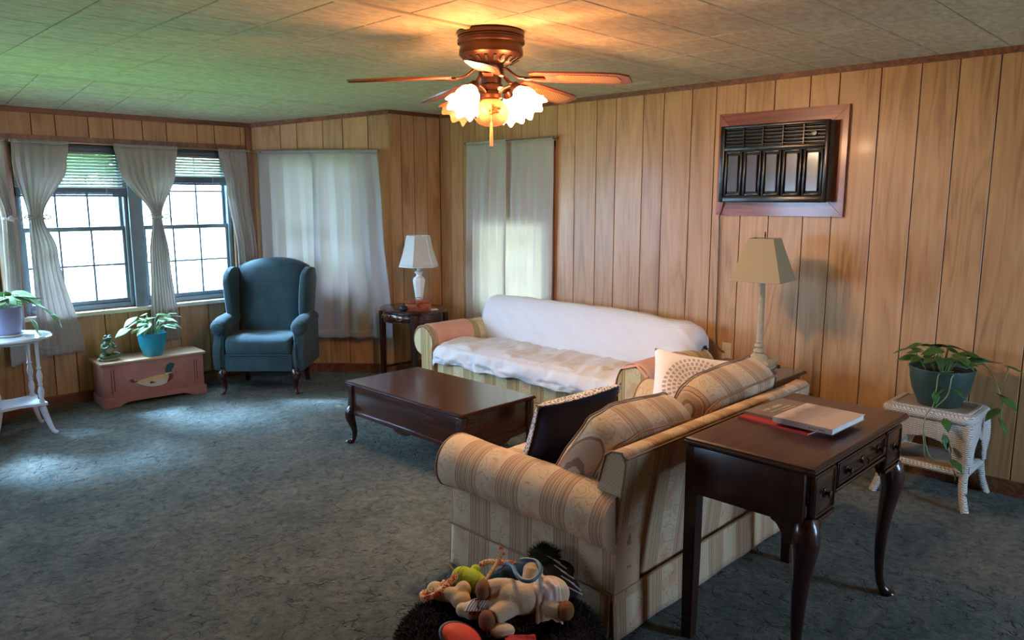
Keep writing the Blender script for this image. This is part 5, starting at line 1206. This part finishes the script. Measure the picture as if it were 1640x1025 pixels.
# round plant stand with its pot
ps = thing('plant_stand', 'white three-tier spindle plant stand with a round marble top', 'plant stand', (1.175, 5.90, 0), radians(45+4))
ps['label'] = 'round white topped plant stand with turned posts and a lower shelf'
ps.rotation_euler = (0, 0, YAW*-1+radians(0))
MB().lathe([(.001, .655), (.225, .655), (.243, .662), (.247, .672), (.240, .681), (.001, .682)], 56).build('round_top', M['marble'], ps, smooth=30)
MB().lathe([(.001, .640), (.19, .640), (.20, .648), (.19, .655)], 40).build('top_ring', M['whitep'], ps)
sh_pts = []
for k in range(4):
    a0 = pi/2*k
    for t in range(12):
        f = t/12; a = a0+pi/2*f; r = .215-.085*sin(pi*f)**1.0; sh_pts.append((r*cos(a), r*sin(a)))
MB().prism(sh_pts, lambda a, b, d: (a, b, d), .205, .222).build('lower_shelf', M['whitep'], ps, smooth=30)
pr = [(.016, .222), (.018, .235), (.012, .25), (.018, .275), (.020, .30), (.014, .325), (.010, .335), (.015, .345), (.011, .36), (.017, .385), (.019, .41), (.013, .435), (.010, .45), (.016, .46), (.010, .475), (.0115, .55), (.013, .64)]
for k in range(4):
    a = pi/2*k; c = Vector((.175*cos(a), .175*sin(a), 0))
    MB().lathe(pr, 16, tuple(c)).build('post', M['whitep'], ps)
    d = Vector((cos(a), sin(a), 0)); pts = catmull([d*.17+Vector((0, 0, .205)), d*.19+Vector((0, 0, .14)), d*.215+Vector((0, 0, .07)), d*.235+Vector((0, 0, .025)), d*.265+Vector((0, 0, .010))], 4)
    MB().tube(pts, [.026-.0009*i for i in range(len(pts))], 10, flat=.55, upv=tuple(Vector((0, 0, 1)).cross(d))).build('leg', M['whitep'], ps)
mp_ = thing('potted_plant', 'leafy pothos in a mauve grey pot on the round plant stand', 'potted plant', (1.165, 5.90, .682), 0, 'potted plants')
MB().lathe([(.001, 0), (.085, 0), (.10, .012), (.098, .016), (.08, .014), (.001, .012)], 32).build('saucer', M['marble'], mp_)
o = pot(mp_, .078, .100, .185, 'mauve'); o.location.z = .014
bushy(mp_, .185, .15, 36, 12, .11, 1.15, .11, 'leafpale')
stem(mp_, [(.06, -.03, .19), (.13, -.06, .22), (.20, -.09, .18), (.27, -.12, .10)], .0025)
for p, az, pi_, sz in (((.16, -.08, .21), -30, -.4, .085), ((.21, -.10, .17), 20, -.6, .08), ((.25, -.12, .13), -60, -.7, .08), ((.27, -.13, .09), -20, -1.0, .07), ((.13, -.10, .10), -50, -1.0, .08), ((.15, -.11, .03), -40, -.8, .07)): plant_leaf(mp_, p, radians(az), pi_, sz, 0, 'leafpale')

# ------------------------------------------------------------------ wicker stand
wk = thing('wicker_stand', 'white wicker plant stand with a lower shelf beside the panelled wall', 'plant stand', (WX, WY, 0))
tx, ty = .175, .215
def rrect(hx, hy, z, r=.05, n=6):
    out = []
    for cx, cy_, a0 in ((hx-r, hy-r, 0), (-hx+r, hy-r, 90), (-hx+r, -hy+r, 180), (hx-r, -hy+r, 270)):
        for k in range(n): a = radians(a0+90*k/(n-1)); out.append((cx+r*cos(a), cy_+r*sin(a), z))
    return out
MB().loft([rrect(tx-.012, ty-.012, WZ-.052), rrect(tx+.004, ty+.004, WZ-.046), rrect(tx+.010, ty+.010, WZ-.03), rrect(tx+.008, ty+.008, WZ-.012), rrect(tx-.004, ty-.004, WZ), rrect(tx-.035, ty-.035, WZ-.001)]).build('woven_rim', M['wicker'], wk, smooth=60)
MB().loft([rrect(tx-.036, ty-.036, WZ-.012), rrect(tx-.036, ty-.036, WZ+.0015)]).build('cane_top', M['cane'], wk, smooth=30)
for i in (.034, .026): MB().tube(rrect(tx-i, ty-i, WZ+.002)+[rrect(tx-i, ty-i, WZ+.002)[0]], .004, 8, cap=False).build('reed_border', M['wicker'], wk)
# arched aprons on four sides and legs
def apron(L, f):
    out = [(-L, WZ-.05), (L, WZ-.05), (L+.012, .19), (L-.035, .19)]
    arch = [(L-.045-.0, .24), (L-.055, .28), (L-.08, .32), (L-.12, .348), (0, .362)]
    out = [(-L, WZ-.05), (L, WZ-.05), (L+.010, .20), (L-.03, .20)]+arch+[(-a, b) for a, b in arch[-2::-1]]+[(-L+.03, .20), (-L-.010, .20)]
    m_ = MB().prism(out, f, 0, .014).build('woven_apron', M['wicker'], wk, smooth=30)
    MB().tube([f(a, b, .007) for a, b in [(L-.03, .20)]+arch+[(-a, b) for a, b in arch[-2::-1]]+[(-L+.03, .20)]], .006, 8).build('arch_edge', M['wicker'], m_)
apron(ty-.02, lambda a, b, d: (-tx+.012-d-.05*max(0, (.40-b))*.4, a, b)); apron(ty-.02, lambda a, b, d: (tx-.012+d+.05*max(0, (.40-b))*.4, a, b))
apron(tx-.02, lambda a, b, d: (a, -ty+.012-d-.05*max(0, (.40-b))*.4, b)); apron(tx-.02, lambda a, b, d: (a, ty-.012+d+.05*max(0, (.40-b))*.4, b))
for sx in (-1, 1):
    for sy in (-1, 1):
        MB().tube(catmull([(sx*(tx-.02), sy*(ty-.02), WZ-.05), (sx*(tx-.005), sy*(ty-.01), .34), (sx*(tx-.02), sy*(ty-.02), .20), (sx*(tx+.005), sy*(ty-.012), .09), (sx*(tx+.03), sy*(ty+.012), .0)], 5), [.026]*4+[.024]*5+[.022]*6+[.020]*6, 12).build('leg', M['wicker'], wk)
MB().loft([rrect(tx-.012, ty-.012, .172, .03), rrect(tx+.0, ty+.0, .178, .03), rrect(tx+.002, ty+.002, .195, .03), rrect(tx-.012, ty-.012, .206, .03), rrect(tx-.03, ty-.03, .205, .03)]).build('shelf_rim', M['wicker'], wk, smooth=60)
MB().loft([rrect(tx-.031, ty-.031, .19, .02), rrect(tx-.031, ty-.031, .2065, .02)]).build('cane_shelf', M['cane'], wk, smooth=30)

# ------------------------------------------------------------------ round fur pet bed with toys
bed = thing('pet_bed', 'round charcoal shaggy pet bed beside the striped love seat', 'pet bed', (1.645, 1.68, 0))
BR, Br = .245, .105
rings = []
for i in range(25):
    a = 2*pi*i/24; rings.append([((BR+Br*cos(a)*1.0)*cos(2*pi*j/48), (BR+Br*cos(a))*sin(2*pi*j/48), .088+.088*sin(a)) for j in range(48)])
MB().loft(rings, cap=False).build('bolster', M['fur'], bed)
MB().lathe([(.001, .0), (.24, .0), (.25, .02), (.24, .10), (.001, .115)], 40).build('cushion', M['fur'], bed)
rnd = random.Random(3); fm = MB()
def blade_at(p, n, l):
    t = n.orthogonal().normalized(); t.rotate(Matrix.Rotation(rnd.uniform(0, 6.28), 3, n)); d = (n+Vector((rnd.gauss(0, .45), rnd.gauss(0, .45), rnd.gauss(-.15, .35)))).normalized()
    k = len(fm.v); w = .0018
    m_ = p+(n*.5+d*.5).normalized()*l*.55
    fm.v += [tuple(p-t*w), tuple(p+t*w), tuple(m_+t*w*.8), tuple(m_-t*w*.8), tuple(p+d*l)]; fm.f += [(k, k+1, k+2, k+3), (k+3, k+2, k+4)]
for _ in range(26000):
    a = rnd.uniform(0, 2*pi); b = rnd.uniform(-1.0, pi+.4); R = BR+Br*cos(b)
    n = Vector((cos(a)*cos(b), sin(a)*cos(b), sin(b))); blade_at(Vector((R*cos(a), R*sin(a), .088+.088*sin(b))), n, rnd.uniform(.015, .034))
for _ in range(3000):
    a = rnd.uniform(0, 2*pi); r = .17*sqrt(rnd.random()); blade_at(Vector((r*cos(a), r*sin(a), .113)), Vector((0, 0, 1)), rnd.uniform(.015, .03))
fo = fm.build('fur', M['fur'], bed, smooth=0, fix=False); fo['kind'] = 'stuff'

TG = 'toys in the pet bed'; TR = -YAW
def toy(name, label, cat, loc): return thing(name, label, cat, loc, TR, TG)
def blob(mb, name, mat, parent, vox=.005):
    o = mb.build(name, M[mat], parent, smooth=180); md = o.modifiers.new('merge', 'REMESH'); md.mode = 'VOXEL'; md.voxel_size = vox; md.use_smooth_shade = True
    s = o.modifiers.new('relax', 'SMOOTH'); s.iterations = 4; s.factor = .5; return o
hp = toy('plush_horse', 'large beige plush horse with brown hooves lying on its back', 'plush toy', (1.735, 1.652, .195))
b = MB().ell((-.01, 0, .05), (.085, .062, .055)).ell((.085, .02, .055), (.072, .062, .058)).ell((-.055, 0, .055), (.05, .055, .05))
b.tube([(-.04, .02, .07), (-.09, .01, .082), (-.125, 0, .08)], [.036, .032, .03], 14).tube([(-.04, -.03, .04), (-.08, -.06, .03), (-.105, -.075, .022)], [.036, .032, .030], 14)
b.tube([(.07, -.03, .04), (.10, -.05, .035), (.118, -.055, .035)], [.036, .03, .028], 14).tube([(.03, .03, .07), (.025, .05, .10), (.03, .065, .115)], [.036, .034, .034], 14).ell((.03, .07, .115), (.036, .03, .03))
b.tube([(-.06, 0, .05), (-.10, -.02, .03), (-.15, -.03, .02)], [.04, .036, .03], 12).ell((-.175, -.02, .015), (.042, .034, .032)).ell((-.21, -.012, .012), (.026, .026, .024))
blob(b, 'body', 'plush', hp)
for c, r, e in (((-.142, -.002, .078), (.027, .036, .036), (0, 0, .1)), ((-.126, -.088, .016), (.028, .032, .036), (0, 0, .6)), ((.137, -.06, .036), (.028, .033, .033), (0, .3, -.3))):
    MB().ell((0, 0, 0), r, 18, 12).move(Matrix.Translation(c) @ Matrix.Rotation(e[2], 4, 'Z')).build('hoof', M['hoof'], hp, smooth=180)
MB().ell((-.075, -.105, -.008), (.042, .03, .024), 18, 12).build('sole_pad', M['plush'], hp, smooth=180)
mn = MB(); rnd = random.Random(5)
for k in range(16):
    x0 = -.20+.005*k; mn.tube(catmull([(x0+.05, .0+rnd.uniform(-.015, .015), .045), (x0+.02+rnd.uniform(-.01, .01), -.03, .05+rnd.uniform(-.01, .01)), (x0+rnd.uniform(-.02, .02), -.055, .03+rnd.uniform(-.015, .01))], 3), .0035, 6)
mn.build('mane', M['maroon'], hp)['kind'] = 'stuff'
mw = MB()
for k in range(8): x0 = -.195+.009*k; mw.tube(catmull([(x0+.045, .0, .05), (x0+.015, -.032, .056), (x0-.005, -.06, .034)], 3), .003, 6)
mw.build('mane_stripe', M['stickwhite'], hp)['kind'] = 'stuff'
cl = toy('cloth_bag', 'pale pink cloth bag draped over the plush horse', 'cloth bag', (1.755, 1.595, .185))
solid(weld(MB().grid(lambda u, v: (-.025+.085*u+.012*v+.01*nz(v*3, u*2, 1), .035-.085*v+.008*nz(u*5, v*3, 4), .128-.02*v-.085*smooth01((v-.35)/.65)+.010*nz(u*6, v*4, 9)-.016*(2*u-1)**2), 24, 24).build('cloth', M['whitecloth'], cl, smooth=180, fix=False)), .005)
hs = toy('rubber_hose_toy', 'curved blue grey rubber tug hose lying across the plush horse', 'rubber toy', (1.745, 1.655, .20))
MB().tube(catmull([(-.07, .07, .13), (-.045, .035, .135), (-.035, -.01, .135), (-.015, -.045, .13), (.015, -.052, .13), (.042, -.02, .135), (.05, .03, .135), (.035, .065, .14), (.0, .075, .142), (-.02, .07, .14)], 6), .0075, 12).build('hose', M['hose'], hs)
lm = toy('plush_frog', 'lime green striped plush toy lying behind the plush horse', 'plush toy', (1.70, 1.865, .175))
b = MB().ell((-.045, .02, .07), (.042, .035, .038)).tube([(-.04, .02, .07), (0, 0, .065), (.03, -.02, .05)], [.036, .036, .032], 16).tube([(-.03, -.01, .06), (-.05, -.05, .05), (-.055, -.075, .03)], [.02, .018, .016], 12).tube([(.02, -.03, .05), (.06, -.03, .055), (.10, -.02, .05)], [.02, .017, .016], 12).tube([(.03, -.01, .05), (.08, .02, .05), (.115, .02, .045)], [.018, .015, .014], 12).ell((.0, .05, .085), (.018, .018, .016)).ell((.06, -.05, .05), (.026, .018, .016))
blob(b, 'body', 'lime', lm, .004)
bd = MB()
for k in range(7):
    f = k/6; c = Vector((-.055, .025, .07)).lerp(Vector((.028, -.018, .052)), f); d = Vector((.083, -.043, -.018)).normalized(); u = d.orthogonal().normalized(); w = d.cross(u)
    bd.tube([c+(u*cos(2*pi*j/18)+w*sin(2*pi*j/18))*(.0365-.002*f) for j in range(19)], .0022, 6, cap=False)
bd.build('stripe_bands', plain('olive_lime', srgb(138, 150, 34), .9), lm)['kind'] = 'stuff'
MB().tube(catmull([(-.075, .04, .08), (-.095, .05, .10), (-.11, .05, .105)], 4), .003, 6).build('tail_string', M['tanrope'], lm)
rp = toy('rope_toy', 'braided orange and white rope toy at the rim of the pet bed', 'rope toy', (1.585, 1.925, .185))
R1 = catmull([(.06, .04, .075), (.045, .02, .07), (.02, -.01, .055), (-.01, -.035, .04), (-.045, -.04, .03), (-.06, -.02, .03), (-.045, .0, .035), (-.015, -.005, .045), (.02, .02, .06)], 8)
for s in range(3): MB().tube([p+Vector((cos(i*.9+s*2.09)*.006, sin(i*.9+s*2.09)*.004, sin(i*.9+s*2.09)*.006)) for i, p in enumerate(R1)], .0065, 8).build('strand', M['rope'], rp)
cp = toy('plush_bone', 'cream plush bone with round ends at the pet bed rim', 'plush toy', (1.60, 1.885, .165))
blob(MB().tube([(-.05, .02, .05), (.03, -.01, .055)], [.026, .028], 14).ell((-.055, .035, .055), (.032, .028, .028)).ell((.04, -.025, .045), (.036, .034, .03)).ell((.045, .015, .06), (.03, .034, .034)), 'bone', 'plush', cp)
ob = toy('fabric_disc', 'orange red fabric disc toy with black band at the pet bed front', 'disc toy', (1.485, 1.695, .185)); ob.rotation_euler = (radians(25), radians(25), TR)
MB().lathe([(.001, -.012), (.045, -.014), (.062, -.006), (.065, .004), (.058, .014), (.03, .024), (.001, .026)], 32, sx=1.1, sy=.75).build('disc', M['orange'], ob)
MB().tube([(.068*1.08*cos(t), .068*.74*sin(t), .0) for t in [2*pi*k/32 for k in range(33)]], .0065, 8, cap=False).build('band', M['black_rubber'], ob)
ts = toy('leather_strap', 'tan strap with a loop standing between the toys', 'strap', (1.725, 1.80, .20))
solid(MB().grid(lambda u, v: (lerp(-.03, .03, v)+.008*(u-.5)*2, lerp(-.03, .045, v), lerp(.06, .125, v)+.004*(u-.5)), 3, 10).build('strap', M['tanrope'], ts, smooth=180, fix=False), .003)
MB().tube(catmull([(.024, .04, .118), (.02, .05, .14), (.03, .055, .155), (.04, .05, .14), (.034, .042, .12)], 5), .005, 8).build('loop', M['rope'], ts)
bl = toy('knit_toy', 'dark blue knitted toy at the far rim of the pet bed', 'plush toy', (1.86, 1.82, .17))
blob(MB().ell((0, .0, .065), (.055, .03, .028)).ell((.05, .01, .075), (.03, .024, .022)).tube([(-.04, 0, .06), (-.08, -.01, .05), (-.11, -.02, .045)], [.018, .016, .014], 10), 'body', 'bluecloth', bl)
rr2 = toy('rope_toy', 'striped rope toy lying along the far rim of the pet bed', 'rope toy', (1.82, 1.88, .19))
R2 = catmull([(-.06, .0, .06), (-.03, .005, .07), (.02, .0, .07), (.07, -.005, .07)], 8)
for s in range(3): MB().tube([p+Vector((0, cos(i*.9+s*2.09)*.006, sin(i*.9+s*2.09)*.006)) for i, p in enumerate(R2)], .006, 8).build('strand', M['rope'], rr2)
dk2 = toy('plush_duck', 'dark green headed shaggy plush duck leaning on the love seat', 'plush toy', (1.93, 1.735, .165))
blob(MB().ell((0, .03, .12), (.05, .035, .035)).ell((.05, .0, .075), (.06, .045, .04)).ell((.075, -.06, .04), (.05, .05, .035)), 'body', 'darkbrown', dk2)
tf = MB(); rnd = random.Random(9)
for k in range(500):
    a, e = rnd.uniform(0, 6.28), rnd.uniform(-.4, 1.5); n = Vector((cos(a)*cos(e), sin(a)*cos(e), sin(e))); p = Vector((0, .03, .12))+Vector((n.x*.05, n.y*.036, n.z*.036)); q = p+(n+Vector((rnd.gauss(0, .5), rnd.gauss(0, .5), rnd.gauss(0, .5)))).normalized()*.024
    t = n.orthogonal().normalized()*.0016; i = len(tf.v); tf.v += [tuple(p-t), tuple(p+t), tuple(q)]; tf.f.append((i, i+1, i+2))
tf.build('head_fur', M['duckgreen'], dk2, smooth=0, fix=False)['kind'] = 'stuff'
MB().ell((0, .03, .12), (.051, .036, .036)).build('head', M['duckgreen'], dk2)
for k in range(7): MB().box(-.028, .028, -.003, .003, -.001, .001, .0008).move(Matrix.Translation((.03+.012*k+.012*(k % 2), -.008-.018*k, .126-.011*k)) @ Matrix.Rotation(-.35-.12*(k % 3), 4, 'Z') @ Matrix.Rotation(.35+.1*(k % 2), 4, 'Y')).build('felt_quill', M['stickwhite'], dk2)
rc = toy('fabric_scrap', 'red and white cloth scrap under the plush horse', 'cloth scrap', (1.62, 1.56, .172))
solid(MB().grid(lambda u, v: (-.05+.10*u, -.03+.05*v, .012+.008*nz(u*5, v*5, 3)), 12, 8).build('cloth', M['red'], rc, smooth=180, fix=False), .004)
